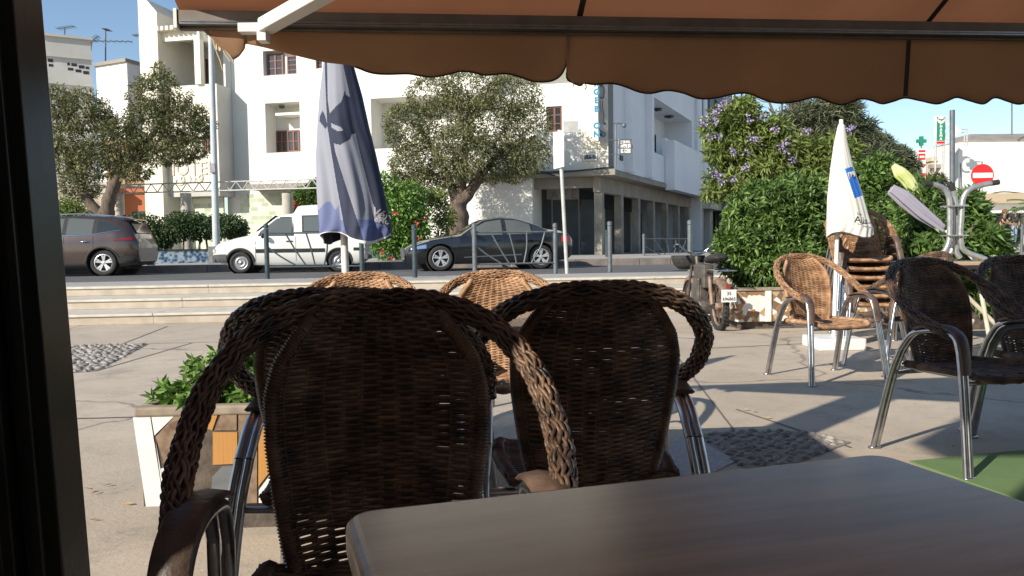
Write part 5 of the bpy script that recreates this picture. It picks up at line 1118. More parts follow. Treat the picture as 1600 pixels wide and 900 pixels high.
# name plate and arrow sign
def plate(lb, Fc, x0, y0, x1, y1, dep, m, lines, mt, nm='wall_sign', cat='sign', frame=None):
    h = hole(Fc, x0, y0, x1, y1, 0, dep); t = thing(nm, lb, cat, Fc.w(h[0], h[2], dep)); o = t.location; mb = MB()
    mb.prism([Vector(Fc.w(a, z, dep))-o for a, z in ((h[0], h[2]), (h[1], h[2]), (h[1], h[3]), (h[0], h[3]))], -Fc.n*.05); pn = mb.build('panel', m, t)
    if frame:
        mb = MB(); W_, H_ = h[1]-h[0], h[3]-h[2]; f_ = .05
        for a, b_, c, d_ in ((0, W_, 0, f_), (0, W_, H_-f_, H_), (0, f_, f_, H_-f_), (W_-f_, W_, f_, H_-f_)): mb.prism([Vector(Fc.w(h[0]+p_, h[2]+q_, dep-.003))-o for p_, q_ in ((a, c), (b_, c), (b_, d_), (a, d_))], Fc.n*.02)
        mb.build('frame', frame, t)
    for s_, fx, fz, sz in lines: text_obj(s_, sz, frameM(Vector(Fc.w(h[0]+(h[1]-h[0])*fx, h[2]+(h[3]-h[2])*fz, dep-.006))-o, Fc.u), mt, pn, align='CENTER')
    return t
M_navy = mat('navy_sign', (.01, .012, .04), .4)
plate('small dark street name plate on the cream corner wall', FA, 911, 240, 933, 251, -.06, M_navy, [('Rue Tarfaya', .5, .58, .2), ('زنقة', .5, .12, .18)], M_white, frame=M_white)
FUNDUQ = '\uFED5\uFEAA\uFEE8\uFED3'; L2 = '\uFE94\uFEBC\uFE8E\uFEE8\uFED7'
FQ = Fac(FA.w(FA.px(966, 230)[0], 0, -.5)[:2], (1, .1))
t = plate('white arrow board with two Arabic words on a bracket at the building corner', FQ, 967, 217, 987, 241, 0, M_white, [(FUNDUQ, .5, .68, .26), (L2, .5, .36, .26), ('\u2190', .45, .08, .28)], M_letter, frame=M_barg)
mb = MB(); o = t.location; pq = lambda x, y: Vector(FQ.w(*FQ.px(x, y, .1), .1))-o
mb.tube([pq(962, 262), pq(962, 193)], .03, 6); mb.tube([pq(957, 193), pq(973, 193)], .03, 6); mb.tube([pq(952, 219), pq(968, 219)], .03, 6); mb.tube([pq(952, 241), pq(968, 241)], .02, 6); mb.sphere(pq(975, 196), .1, 8); mb.build('bracket', M_barg, t)
plate('tiny dark blue plate under the white arrow board', FR, 970, 243, 974, 251, -.05, M_navy, [], M_white)
# left wing with pergola balcony
x_w0, x_w1 = FW.px(258, 200)[0], FW.px(340, 200)[0]
mb = MB(); zb_ = FW.px(300, 133)[1]; zt_ = FW.px(285, 64)[1]; zr_ = FW.px(285, 50)[1]; z_s = FW.px(300, 300)[1]
hw = [hole(FW, 318, 210, 329, 236, .12)]
FW.wall(mb, x_w0, x_w1, z_s, zb_, hw); FW.box(mb, x_w0, x_w1-.001, .001, .15, zb_-.01, zb_)
mb.build('wing_wall', [M_w2, M_w2], b); window(FW, hw[0], .1, b, nx=2, nz=2)
mb = MB(); mb.prism([FW.w(x_w1, z_s, 0), FW.w(x_w1, z_s, 1.2), FW.w(x_w1, TOP-3, 1.2), FW.w(x_w1, zb_, 1.2), FW.w(x_w1, zb_, 0)], FW.u*.02); mb.prism([FW.w(x_w0, z_s-.2, 0), FW.w(x_w1, z_s-.2, 0), FW.w(x_w1, z_s-.2, 1.2), FW.w(x_w0, z_s-.2, 1.2)], (0, 0, .2)); mb.build('wing_side', M_gw, b)
mb = MB(); zc = FW.px(285, 10)[1]; FW.box(mb, x_w0-.2, x_w1+.6, 3.2, 3.4, zb_-.3, zc); FW.box(mb, x_w0-.2, x_w1+.6, 3.1, 3.5, zc, zc+.2); mb.build('setback_wall', M_w1, b)
hb_ = hole(FW, 297, 95, 309, 130, 0, 3.2); window(FW, hb_, 3.19, b, nx=1, nz=3); hb_ = hole(FW, 317, 93, 326, 130, 0, 3.2); window(FW, hb_, 3.19, b, nx=1, nz=3)
mb = MB(); a0 = FW.px(307, 100)[0]; a1 = FW.px(316, 100)[0]; FW.box(mb, a0, a1, -.15, .15, zb_, zr_); FW.box(mb, x_w0, a1+.0, -.12, .12, zt_, zr_-.001); FW.box(mb, a0+.05, a1-.05, .15, 3.1, zt_+.02, zr_-.02)
for k in range(7): c = x_w0+(a0-x_w0)*(k+.5)/7; FW.box(mb, c-.07, c+.07, -.5, 3.1, zr_+.001, zr_+.18)
mb.build('pergola', M_w2, b)
# tall slanted fin
mb = MB(); f0_, f1_ = FW.px(228, 100)[0], FW.px(256.5, 100)[0]; zz0 = FW.px(230, 3)[1]; zz1 = FW.px(256, 22)[1]
mb.prism([FW.w(f0_, .3, -.4), FW.w(f1_, .3, -.4), FW.w(f1_, zz1, -.4), FW.w(f0_+.4, zz0, -.4), FW.w(f0_, zz0, -.4)], -FW.n*3.8); mb.build('fin_wall', M_w2, b)
# ground floor of the wing: tiles, dark gap
mb = MB(); FW.box(mb, FW.px(268, 320)[0], x_w1-.35, .8, .9, .5, z_s-.21); uvq(mb.build('tile_cladding', tilem, b), FW)
q = FW.px(262, 275); text_obj('HOTEL', .85, frameM(FW.w(q[0]-.2, q[1], -.02), FW.u), M_letc, b, ext=.02); q = FW.px(283, 289); text_obj('\uFED5\uFEAA\uFEE8\uFED3', .7, frameM(FW.w(q[0]-.3, q[1]+.1, -.02), FW.u), M_letc, b, ext=.02)
mb = MB(); mb.tube([FA.w(*FA.px(840, 272), -.27), FA.w(*FA.px(900, 268), -.29), FA.w(*FA.px(960, 262), -.27)], .035, 6); mb.tube([FA.w(*FA.px(800, 262), -.27), FA.w(*FA.px(845, 268), -.3), FA.w(*FA.px(870, 276), -.27)], .025, 5); mb.build('cable', M_dark, b)

# next building along the street
b2_ = thing('apartment_building', 'blue grey building continuing down the side street', 'building', (0, 0, 0))
mb = MB(); FR.wall(mb, 17.85, 29, 3.9, 13.5, [(19, 20.5, 5.5, 7, .2), (19, 20.5, 9, 10.6, .2), (22, 23.5, 9, 10.6, .2)]); mb.build('wall', [mat('slate_wall', (.2, .23, .27), .85, c2=(.16, .18, .21), scale=1), M_pane], b2_)
mb = MB(); FR.wall(mb, 17.85, 29, .3, 3.89, [(18.4, 20.5, .5, 3.2, .4), (21.5, 24.5, .5, 3.2, .4)]); FR.box(mb, 18.0, 25, -.5, -.003, 3.2, 3.88); mb.build('shopfront', [M_gw, M_dark], b2_)
mb = MB(); FR.box(mb, 17.85, 29, .01, 9, 13.4, 13.6); mb.build('roof', M_gw, b2_)
mb = MB(); q = Vector(FR.w(19.5, 6.6, -.9)); mb.tube([q+Vector((-.8, 0, 0)), q+Vector((.9, 0, 0))], .04, 6)
for k in range(4): mb.tube([q+Vector((-.6+.35*k, 0, -.22)), q+Vector((-.6+.35*k, 0, .22))], .03, 5)
mb.tube([q+Vector((.9, 0, .2)), q+Vector((.9, .8, -.6))], .05, 6); mb.build('line_bracket', M_dark, b2_)
mb = MB(); q = Vector(FR.w(20, 8.0, -1.2)); mb.tube(catmull([FR.w(17.9, 6, -.3), FR.w(22, 5.7, -.5), FR.w(28, 6.3, -.3)], 5), .03, 5); mb.build('cable', M_dark, b2_)

# white house glimpsed through the trees
def simple_house(name, label, px0, px1, yt, d, dep, m, h_extra=0, z0=.3):
    a, c = P(px0, yt, d), P(px1, yt, d); t = thing(name, label, 'building', (a.x, a.y, z0)); zt = a.z-z0; W_ = c.x-a.x
    mb = MB(); mb.box(0, W_, 0, dep, 0, zt); mb.build('wall', m, t); mb = MB(); mb.box(-.1, W_+.1, -.1, dep+.1, zt, zt+.22); mb.build('roof_edge', m, t); return t, W_, zt
t, W_, zt = simple_house('house', 'low white house glimpsed through the flowering tree', 1140, 1330, 262, 52, 8, M_w1)
for k in range(3): mb = MB(); mb.box(1+2.3*k, 2+2.3*k, -.03, -.001, 1.8, 3.0); mb.build('window', M_pane, t)
# left background: grey building, whitewashed block, tan house, orange shop
a = P(60, 55, 46); bq = P(158, 70, 48.5); uL = Vector((bq.x-a.x, 1.3, 0)); Fl = Fac((a.x, 46), (uL.x, uL.y)); LL = uL.length
t = thing('grey_building', 'pale grey block with small vent holes behind the left olive tree', 'building', (0, 0, 0)); o = Vector((0, 0, 0))
zt = P(75, 57, 46.3).z; hs_ = []
for (x0, y0, x1, y1) in ((105, 98, 109, 102), (111.5, 99, 120, 103.5), (123, 102, 132, 107), (134, 104, 139, 108), (106, 106, 114.5, 110), (118, 108.5, 127, 113), (130, 111, 139, 116), (75, 92, 83, 97), (76, 100, 83, 104)): hs_.append(hole(Fl, x0, y0, x1, y1, .3))
mb = MB(); 
for h in [(0, LL, .3, zt, 0)]: Fl.wall(mb, 0, LL, .3, zt, [])
mb.prism([Fl.w(0, .3, .05), Fl.w(LL, .3, .05), Fl.w(LL, zt, .05), Fl.w(0, zt, .05)], -Fl.n*9); mb.build('wall', M_gw, t)
for h in hs_: mb = MB(); Fl.box(mb, h[0], h[1], -.012, -.003, h[2], h[3]); mb.build('vent_hole', M_dark, t)
mb = MB(); Fl.box(mb, -.1, LL+.1, -.14, -.001, zt-1.15, zt-1.0); Fl.box(mb, -.1, LL+.12, -.16, 9, zt, zt+.14); Fl.box(mb, -.1, LL+.1, -.12, -.001, zt-2.7, zt-2.6); mb.build('cornice', M_gw, t)
t = thing('whitewashed_block', 'rough whitewashed roof block between the grey building and the cream tower', 'building', (0, 0, 0))
M_wb = mat('whitewash', (.74, .73, .7), .9, c2=(.45, .42, .4), scale=2.6, detail=8, thr=(.55, .72), bump=.4, bscale=6)
p0, p1, p2 = P(150, 100, 43.5), P(198, 97, 42.5), P(232, 104, 45); mb = MB(); mb.prism([(p0.x, p0.y, .3), (p1.x, p1.y, .3), (p2.x+.8, p2.y, .3), (p2.x, 50, .3), (p0.x, 50, .3)], (0, 0, p1.z-.3)); mb.build('wall', M_wb, t)
mb = MB(); mb.prism([(p0.x-.1, p0.y-.1, p1.z+.001), (p1.x, p1.y-.15, p1.z+.001), (p2.x+.9, p2.y-.1, p1.z+.001), (p2.x, 50, p1.z+.001), (p0.x, 50, p1.z+.001)], (0, 0, .18)); mb.build('roof_edge', M_soff, t)
t, W_, zt = simple_house('tan_house', 'tan plastered house behind the left olive tree', 165, 262, 225, 41, 6, mat('tan_wall', (.36, .24, .14), .9, c2=(.3, .2, .12), scale=1))
mb = MB(); mb.box(0, W_, -.12, -.001, zt-1.2, zt-1.0); mb.box(0, W_, -.1, -.001, zt-2.2, zt-2.1); mb.build('cornice', M_soff, t)
t, W_, zt = simple_house('orange_shop', 'orange painted shop front with dark windows behind the hedge', 150, 271, 303, 38, 4, mat('orange_wall', (.4, .13, .05), .8, c2=(.34, .11, .045), scale=1.2))
for x0, x1, z0, z1, mm in ((3.0, 3.9, .8, 1.5, M_pane), (4.3, 5.0, .3, 1.6, M_pane), (1.2, 2.2, .3, 1.6, M_pane), (2.6, 3.9, 2.4, 2.65, M_dark)): mb = MB(); mb.box(x0*.65, x1*.65, -.03, -.001, z0, z1); mb.build('window', mm, t)
mb = MB(); mb.box(2.1, 2.7, -.05, -.031, .3, .9); mb.build('poster', mat('yellow_poster', (.6, .42, .03), .6), t)
t, W_, zt = simple_house('kiosk_building', 'rubble fronted kiosk behind the fork of the left olive tree', 60, 165, 293, 37, 4, mat('patchy_wall', (.6, .55, .45), .9, c2=(.22, .18, .13), scale=2.5, detail=6))
# hotel sign board
hq = P(232, 268, 36.5); t = thing('hotel_sign', 'hotel light box sign with Arabic and an arrow on the left street side', 'sign', (hq.x, hq.y, .5)); H_ = hq.z-.5; w2 = 12*36.5/F; h2_ = 11.5*36.5/F
mb = MB(); mb.box(-w2, w2, 0, .18, H_-h2_, H_+h2_); pn = bevel(mb.build('panel', M_white, t), .01); mb = MB(); mb.box(-w2+.2, w2-.02, -.006, -.001, H_-h2_+.03, H_+h2_-.03); mb.build('face', mat('sign_face', (.5, .47, .4), .5), pn)
text_obj('HOTEL', .2, frameM((.05, -.012, H_-.05), (1, 0, 0)), M_letter, pn, align='CENTER'); text_obj(FUNDUQ, .24, frameM((.05, -.012, H_+.12), (1, 0, 0)), M_letter, pn, align='CENTER'); text_obj('\u2198', .24, frameM((.12, -.012, H_-.28), (1, 0, 0)), M_letter, pn, align='CENTER')
mb = MB(); mb.tube([(w2+.1, .1, 0), (w2+.1, .1, H_+h2_)], .06, 8); mb.tube([(w2-.02, .1, H_), (w2+.1, .1, H_)], .04, 6); mb.build('post', M_barg, t, True)
# antennas
def antenna(label, px, ytop, ybot, d, bars):
    a, c = P(px, ytop, d), P(px, ybot, d); t = thing('roof_antenna', label, 'antenna', (c.x, c.y, c.z)); mb = MB(); mb.tube([(0, 0, 0), tuple(a-c)], .04, 6); mb.build('mast', M_barg, t)
    for x0, y0, x1, y1 in bars:
        p0, p1 = P(x0, y0, d)-c, P(x1, y1, d)-c; mb = MB(); mb.tube([p0, p1], .03, 5)
        for k in range(7): q = p0.lerp(p1, (k+.5)/7); mb.tube([q+Vector((0, -.35, 0)), q+Vector((0, .35, 0))], .015, 4)
        mb.build('crossbar', M_barg, t)
antenna('small television antenna on the grey building roof', 101, 44, 57, 47, [(89, 45, 117, 41)])
antenna('tall lattice television antenna before the whitewashed block', 165, 45, 150, 48, [(142, 65, 154, 56), (144, 64, 207, 65), (162, 46, 172, 47)])
antenna('thin television antenna beside the cream tower', 226, 42, 100, 49, [(208, 56, 226, 54)])
antenna('thin aerial mast above the far right building', 1581, 160, 216, 44, [])

# truss pergola along the far pavement
t = thing('truss_pergola', 'white lattice truss on round columns along the far pavement', 'pergola', (0, 0, 0))
T0, T1 = P(137, 297, 31), P(560, 285, 28.6); ud = (T1-T0).normalized(); Lt = (T1-T0).length; mb = MB(); hgt = .32
for dz in (0, hgt): mb.tube([T0+Vector((0, 0, dz-hgt/2)), T1+Vector((0, 0, dz-hgt/2))], .028, 6)
nk = 22
for k in range(nk):
    x0 = T0+ud*(Lt*k/nk); x1 = T0+ud*(Lt*(k+.5)/nk); x2 = T0+ud*(Lt*(k+1)/nk); lo, hi = Vector((0, 0, -hgt/2)), Vector((0, 0, hgt/2)); mb.tube([x0+lo, x1+hi], .02, 5); mb.tube([x1+hi, x2+lo], .02, 5)
mb.build('truss', M_pw, t, True)
for px, r_ in ((185, .2), (290, .2), (449, .2), (137, .1)):
    f_ = (px-137)/(560-137); q = T0.lerp(T1, f_*1.0); q = P(px, 300, q.y); mb = MB(); mb.tube([(q.x, q.y, .5), (q.x, q.y, q.z-.05)], r_, 16); mb.build('column', mat('round_column', (.48, .44, .37), .9, c2=(.36, .33, .28), scale=3), t, True)

# blue tiled bed wall, hedge and shrubs on the far pavement
bt = bpy.data.materials.new('blue_tile'); bt.use_nodes = True; N = bt.node_tree; bs = N.nodes['Principled BSDF']; tc = N.nodes.new('ShaderNodeTexCoord'); vo = N.nodes.new('ShaderNodeTexVoronoi'); vo.inputs['Scale'].default_value = 9; N.links.new(tc.outputs['Object'], vo.inputs['Vector'])
r = N.nodes.new('ShaderNodeValToRGB'); r.color_ramp.elements[0].color = (.04, .09, .17, 1); r.color_ramp.elements[1].color = (.38, .46, .5, 1); r.color_ramp.elements[0].position = .35; r.color_ramp.elements[1].position = .75; N.links.new(vo.outputs['Distance'], r.inputs[0]); N.links.new(r.outputs[0], bs.inputs['Base Color']); bs.inputs['Roughness'].default_value = .3
q0, q1 = P(200, 400, 26.3), P(334, 400, 27.5); t = thing('tiled_bed', 'low flower bed wall clad in blue patterned tiles behind the suv', 'planter', (q0.x, q0.y, .6), math.atan2(1.2, q1.x-q0.x)); Lb = (q1-q0).length; hb2 = P(280, 389.5, 27).z-.6
mb = MB(); mb.box(0, Lb, 0, .2, 0, hb2-.05); mb.box(0, .2, .2, 2.0, 0, hb2-.05); mb.box(Lb-.2, Lb, .2, 2.0, 0, hb2-.05); mb.build('wall', bt, t); mb = MB(); mb.box(-.03, Lb+.03, -.03, .23, hb2-.049, hb2); mb.build('coping', M_dark, t); mb = MB(); mb.box(.2, Lb-.2, .2, 2, 0, hb2-.1); mb.build('soil', M_soil, t)
def hedge(label, blobs, n, m=M_ly, d=28, px=300, stem_px=(), base_z=.9, ll=.11, lw=.06, **kw):
    c = P(px, 380, d); st = [([(P(x, 380, d).x, d, base_z-.1), (P(x+random.uniform(-6, 6), y, d).x, d, P(x, y, d).z)], .05, .025) for x, y in stem_px]
    return plant('shrub', label, 'plant', (c.x, c.y, base_z), blobs, m, n, ll, lw, st, **kw)
hedge('clipped dark shrub on thin stems right of the lamp post', [E(350, 352, 28, 36, 18), E(370, 362, 28, 18, 16), E(335, 360, 28, 20, 16)], 5200, px=350, stem_px=((368, 360), (345, 360)), seed=11, shell=.5)
hedge('dark flat topped shrub on thin stems above the blue tiled wall', [E(290, 350, 28, 38, 20), E(310, 358, 28, 26.6, 18), E(275, 365, 28, 18, 14)], 5600, px=300, stem_px=((309, 355), (285, 360), (325, 360)), seed=12, shell=.5)
hedge('dense low hedge behind the rear of the suv', [E(225, 360, 28, 34, 26.6), E(250, 370, 28, 26.6, 20), E(205, 350, 28, 20, 14), E(238, 382, 27.8, 22, 12)], 6000, px=230, stem_px=((230, 370),), seed=13, shell=.5)
hedge('yellow green shrub above the roof of the suv at left', [E(105, 322, 27.6, 28, 12), E(115, 333, 27.6, 28, 8), E(95, 333, 27.6, 20, 12)], 1800, M_lj, px=110, stem_px=((105, 330),), seed=14)
t = hedge('dark leafed climber with red blooms by the arch', [E(480, 312, 31, 27.6, 22), E(500, 300, 31, 22, 22), E(470, 335, 31, 20, 16)], 3600, M_lb, d=31, px=480, stem_px=((480, 330),), base_z=.6, ll=.17, lw=.09, seed=15)
foliage('flower', M_rf, t, blobs=[((Vector(P(463, 322, 30.6))-t.location)[:], (.3, .2, .25)), ((Vector(P(490, 330, 30.4))-t.location)[:], (.4, .2, .2))], n=60, ll=.14, lw=.1, seed=2)
hb_blobs = [E(622, 340, 26.6, 42, 50), E(605, 375, 26.6, 32, 32), E(640, 375, 26.6, 28, 34), E(600, 300, 26.9, 28, 30), E(640, 310, 26.9, 28, 28), E(655, 350, 26.6, 20, 34)]
t = plant('hibiscus_bush', 'tall hibiscus bush with red flowers between the van and the sedan', 'plant', tuple(Vector((P(620, 400, 26.6).x, 26.6, .55))), hb_blobs, M_lf, 9500, .13, .08, [([(P(620, 400, 26.6).x, 26.6, .5), P(622, 340, 26.6)], .06, .03)], seed=16, shell=.45)
g_ = random.Random(4); fb_ = []
for (x, y) in ((588, 345), (600, 372), (611, 402), (628, 372), (645, 400), (664, 338), (650, 350), (640, 322), (618, 332), (690, 345), (606, 350), (635, 355), (597, 392), (680, 310), (655, 372)):
    fb_.append(((Vector(P(x, y, 25.8))-t.location)[:], (.05, .05, .05)))
for k_, f_ in enumerate(fb_[::2]+fb_[5:6]): foliage('flower', M_rf, t, blobs=[f_], n=6, ll=.09, lw=.09, seed=3+k_)
hedge('sandy green bush at the foot of the central olive trunk', [E(695, 340, 27.6, 20, 20), E(680, 310, 27.6, 22, 18), E(690, 375, 27.6, 16, 20)], 2600, M_lj, d=27.6, px=690, stem_px=((692, 370),), base_z=.55, seed=17)
hedge('tiny dark weed at the foot of the arcade', [E(758, 400, 27.6, 6, 4)], 60, M_ly, d=27.6, px=758, base_z=.6, seed=18) if False else None

# ------------------------------------------------------------------ trees
def limbs(base, crown_pts, r0, fork):
    st = [([base, fork], r0, r0*.8)]
    for c in crown_pts:
        c = Vector(c); f = Vector(fork); m_ = f.lerp(c, .5)+Vector((random.uniform(-.2, .2), random.uniform(-.2, .2), random.uniform(-.1, .25))); st.append(([f, m_, c], r0*.55, r0*.12))
    return st
# central olive
d = 30.6; bq = Vector(P(708, 400, d)); bq.z = .56; f1 = P(712, 318, d)
cr = [E(680, 150, d, 45, 32), E(740, 140, d, 50, 32), E(800, 150, d, 45, 34), E(640, 200, d, 40, 38), E(700, 195, d, 55, 42), E(770, 195, d, 55, 42), E(825, 200, d, 38, 44), E(650, 255, d, 42, 32), E(760, 250, d, 55, 34), E(825, 245, d, 36, 26), E(665, 292, d, 42, 22), E(700, 268, d, 35, 22), E(800, 262, d, 35, 22), E(622, 190, d, 18, 26), E(720, 235, d-1.2, 45, 40), E(640, 270, d-.6, 30, 30)]
st = [([bq, P(716, 352, d), P(714, 318, d)], .5, .36), ([P(714, 322, d), P(735, 298, d), P(760, 262, d), P(800, 220, d)], .3, .08), ([P(714, 322, d), P(705, 290, d), P(680, 240, d), P(650, 190, d)], .24, .07), ([P(717, 322, d), P(722, 280, d), P(730, 220, d), P(740, 160, d)], .24, .06), ([P(740, 292, d), P(752, 250, d-.5), P(790, 200, d-.4)], .15, .05), ([P(725, 245, d-.9), P(700, 228, d-1), P(690, 226, d-1)], .09, .04)]
plant('olive_tree', 'grey green olive tree with a thick forked trunk behind the black sedan', 'tree', tuple(bq), cr, M_lo, 42000, .13, .05, st, crown='crown', seed=21, shell=.5, droop=.1, clump=110)
# left olive
d = 29.0; bq = Vector(P(172, 400, d)); bq.z = .56
cr = [E(250, 150, d, 45, 32), E(290, 195, d, 42, 30), E(235, 200, d, 48, 38), E(190, 225, d, 45, 36), E(130, 175, d, 40, 34), E(105, 230, d, 38, 40), E(150, 250, d, 40, 32), E(120, 290, d, 30, 26), E(262, 240, d, 42, 18), E(300, 230, d, 26, 18), E(250, 112, d, 12, 14), E(90, 160, d, 26, 26), E(50, 210, d, 40, 60), E(160, 180, d, 20, 22), E(315, 185, d, 16, 20), E(205, 265, d, 30, 18)]
st = [([bq, P(165, 345, d), P(150, 330, d), P(120, 285, d), P(95, 220, d)], .34, .09), ([P(168, 350, d), P(168, 325, d), P(178, 290, d), P(200, 250, d), P(235, 215, d), P(270, 170, d)], .3, .06), ([P(192, 262, d), P(180, 220, d), P(160, 180, d)], .15, .05), ([P(150, 330, d), P(135, 330, d), P(110, 318, d)], .12, .06), ([P(205, 245, d), P(250, 235, d), P(295, 215, d)], .12, .04)]
plant('olive_tree', 'olive tree with a low v shaped fork above the bronze suv', 'tree', tuple(bq), cr, M_lo, 40000, .13, .05, st, crown='crown', seed=22, shell=.5, droop=.1, clump=110)
# jacaranda
d = 15.5; bq = Vector(P(1250, 400, d)); bq.z = .4
cr = [E(1150, 185, d, 35, 25), E(1130, 205, d, 32, 26), E(1165, 225, d, 40, 22), E(1200, 205, d, 32, 28), E(1130, 240, d, 25, 18), E(1225, 235, d, 45, 28), E(1190, 262, d, 45, 22), E(1135, 280, d, 28, 18), E(1120, 300, d, 20, 12), E(1265, 265, d, 45, 26), E(1300, 240, d, 40, 30), E(1160, 165, d, 22, 14), E(1290, 285, d, 40, 20), E(1170, 290, d, 35, 16)]
st = [([bq, P(1240, 320, d), P(1225, 270, d)], .12, .09), ([P(1228, 275, d), P(1190, 240, d), P(1150, 200, d)], .07, .02), ([P(1225, 272, d), P(1240, 230, d), P(1265, 200, d)], .07, .02), ([P(1222, 285, d), P(1180, 280, d), P(1140, 290, d)], .05, .02), ([P(1228, 270, d), P(1280, 250, d), P(1310, 235, d)], .05, .02)]
t = plant('jacaranda_tree', 'jacaranda tree with purple blossom beside the white building', 'tree', tuple(bq), cr, M_lj, 8500, .18, .045, st, crown='crown', whorl=2, seed=23, shell=.5, droop=.3, clump=110)
fb_ = [((Vector(P(x, y, d-.55))-t.location)[:], (.1, .08, .09)) for x, y in ((1112, 178), (1122, 172), (1118, 186), (1130, 165), (1098, 190), (1108, 192), (1135, 158), (1170, 186), (1212, 200), (1174, 215), (1186, 220), (1230, 222), (1220, 228), (1147, 236), (1168, 238), (1226, 238), (1238, 252), (1122, 275), (1128, 282), (1118, 270), (1148, 280), (1165, 262), (1124, 210), (1110, 212), (1330, 200), (1190, 182), (1260, 205))]
foliage('blossom', M_fl, t, blobs=fb_, n=480, ll=.05, lw=.04, seed=4, shell=.8)
# casuarina / tall dark tree behind
d = 20.0; bq = Vector(P(1245, 400, d)); bq.z = .4
cr = [E(1260, 190, d, 45, 28), E(1300, 185, d, 45, 32), E(1330, 210, d, 38, 28), E(1280, 225, d, 50, 28), E(1340, 250, d, 50, 25), E(1225, 225, d, 25, 18), E(1310, 165, d, 30, 14), E(1380, 240, d, 24, 16)]
st = [([bq, P(1246, 250, d), P(1249, 120, d)], .13, .05), ([P(1247, 230, d), P(1215, 190, d), P(1195, 140, d)], .06, .02), ([P(1216, 192, d), P(1222, 165, d), P(1210, 130, d)], .03, .012), ([P(1237, 220, d), P(1236, 150, d), P(1235, 110, d)], .06, .03), ([P(1247, 250, d), P(1290, 210, d), P(1320, 180, d)], .06, .02), ([P(1205, 160, d), P(1190, 158, d), P(1180, 150, d)], .015, .008)]
plant('conifer_tree', 'dull green feathery tree with bare upper branches behind the jacaranda', 'tree', tuple(bq), cr, M_ld, 14000, .24, .028, st, crown='crown', whorl=2, seed=24, shell=.6, clump=70, droop=.2, up=.3)
d = 24.0; bq = Vector(P(1400, 400, d)); bq.z = .4
cr = [E(1370, 225, d, 26, 14), E(1350, 240, d, 26, 14), E(1400, 245, d, 26, 13), E(1420, 262, d, 18, 14), E(1390, 265, d, 30, 18), E(1415, 285, d, 22, 22), E(1350, 270, d, 30, 24), E(1460, 288, d, 18, 14)]
plant('conifer_tree', 'bluish dark tree with layered branches above the folded lime parasol', 'tree', tuple(bq), cr, M_ld, 8000, .2, .03, [([bq, P(1398, 260, d)], .1, .05), ([P(1398, 290, d), P(1370, 235, d)], .05, .02)], crown='crown', whorl=2, seed=25, shell=.6, clump=50)

# ------------------------------------------------------------------ right background
FB = Fac((P(1497, 300, 42).x, 42), (1, .02)); t = thing('shop_building', 'long plain white shop building at the far right', 'building', (0, 0, 0)); zt = FB.px(1550, 222)[1]; zf = FB.px(1550, 303)[1]; zf2 = FB.px(1550, 318)[1]; zg = FB.px(1550, 331)[1]
mb = MB(); FB.box(mb, 0, 16, 0, 9, zf, zt); mb.build('upper_wall', M_w1, t); mb = MB(); FB.box(mb, -.5, 16, -.5, -.0, zf2, zf); mb.build('fascia', mat('beige_fascia', (.42, .33, .22), .7), t)
mb = MB(); FB.box(mb, 0, 16, .05, .25, zf2-.35, zf2); mb.build('band', M_w1, t); mb = MB(); FB.box(mb, 0, 16, .3, .5, zg, zf2-.351); mb.build('clerestory', mat('frosted', (.3, .32, .33), .3), t)
for k in range(5): mb = MB(); FB.box(mb, 1.2+3*k, 1.35+3*k, .2, .299, zg, zf2-.351); mb.build('mullion', M_dark, t)
mb = MB(); FB.box(mb, -1.5, 16, -1.8, .0, zg-.12, zg); mb.build('shelf_canopy', M_white, t); mb = MB(); FB.box(mb, -1.5, 16, 1.2, 1.4, .3, zg); mb.build('shopfront', M_dark, t)
for k in range(6): mb = MB(); FB.box(mb, .5+2.8*k, .72+2.8*k, -.3, -.1, .3, zg-.121); mb.build('pillar', M_gw, t)
mb = MB(); FB.box(mb, 2, 16, 3, 6, zt, zt+.5); mb.prism([FB.w(2.5, zt+.5, 3), FB.w(15.5, zt+.5, 3), FB.w(15.5, zt+1.1, 5), FB.w(3.6, zt+1.1, 5)], (0, 2, 0)); mb.build('roof_structure', M_soff, t)
mb = MB(); mb.tube(catmull([FB.w(*FB.px(1520, 312), -.05), FB.w(*FB.px(1560, 300), -.03), FB.w(*FB.px(1600, 302), -.03)], 5), .02, 4); mb.tube([FB.w(*FB.px(1500, 255), -.05), FB.w(*FB.px(1502, 300), -.05)], .02, 4); mb.build('cable', M_dark, t)
t, W_, zt2 = simple_house('corner_shop', 'beige corner shop with ledges left of the long white building', 1456, 1494, 252, 44, 5, mat('beige_wall', (.55, .47, .35), .85, c2=(.48, .4, .3), scale=1.5))
mb = MB(); mb.box(-.3, W_+.1, -.6, -.001, zt2-2.0, zt2-1.8); mb.box(-.2, W_+.1, -.4, -.001, zt2-.4, zt2-.2); mb.build('ledge', M_soff, t)
mb = MB(); mb.box(W_-.35, W_-.05, -.2, -.001, zt2-3.4, zt2+.6); mb.build('vertical_banner', M_white, t)
for i, chh in enumerate('PHARMA'): text_obj(chh, .36, frameM((W_-.2, -.21, zt2+.2-.55*i), (1, 0, 0)), M_grey, t, align='CENTER')
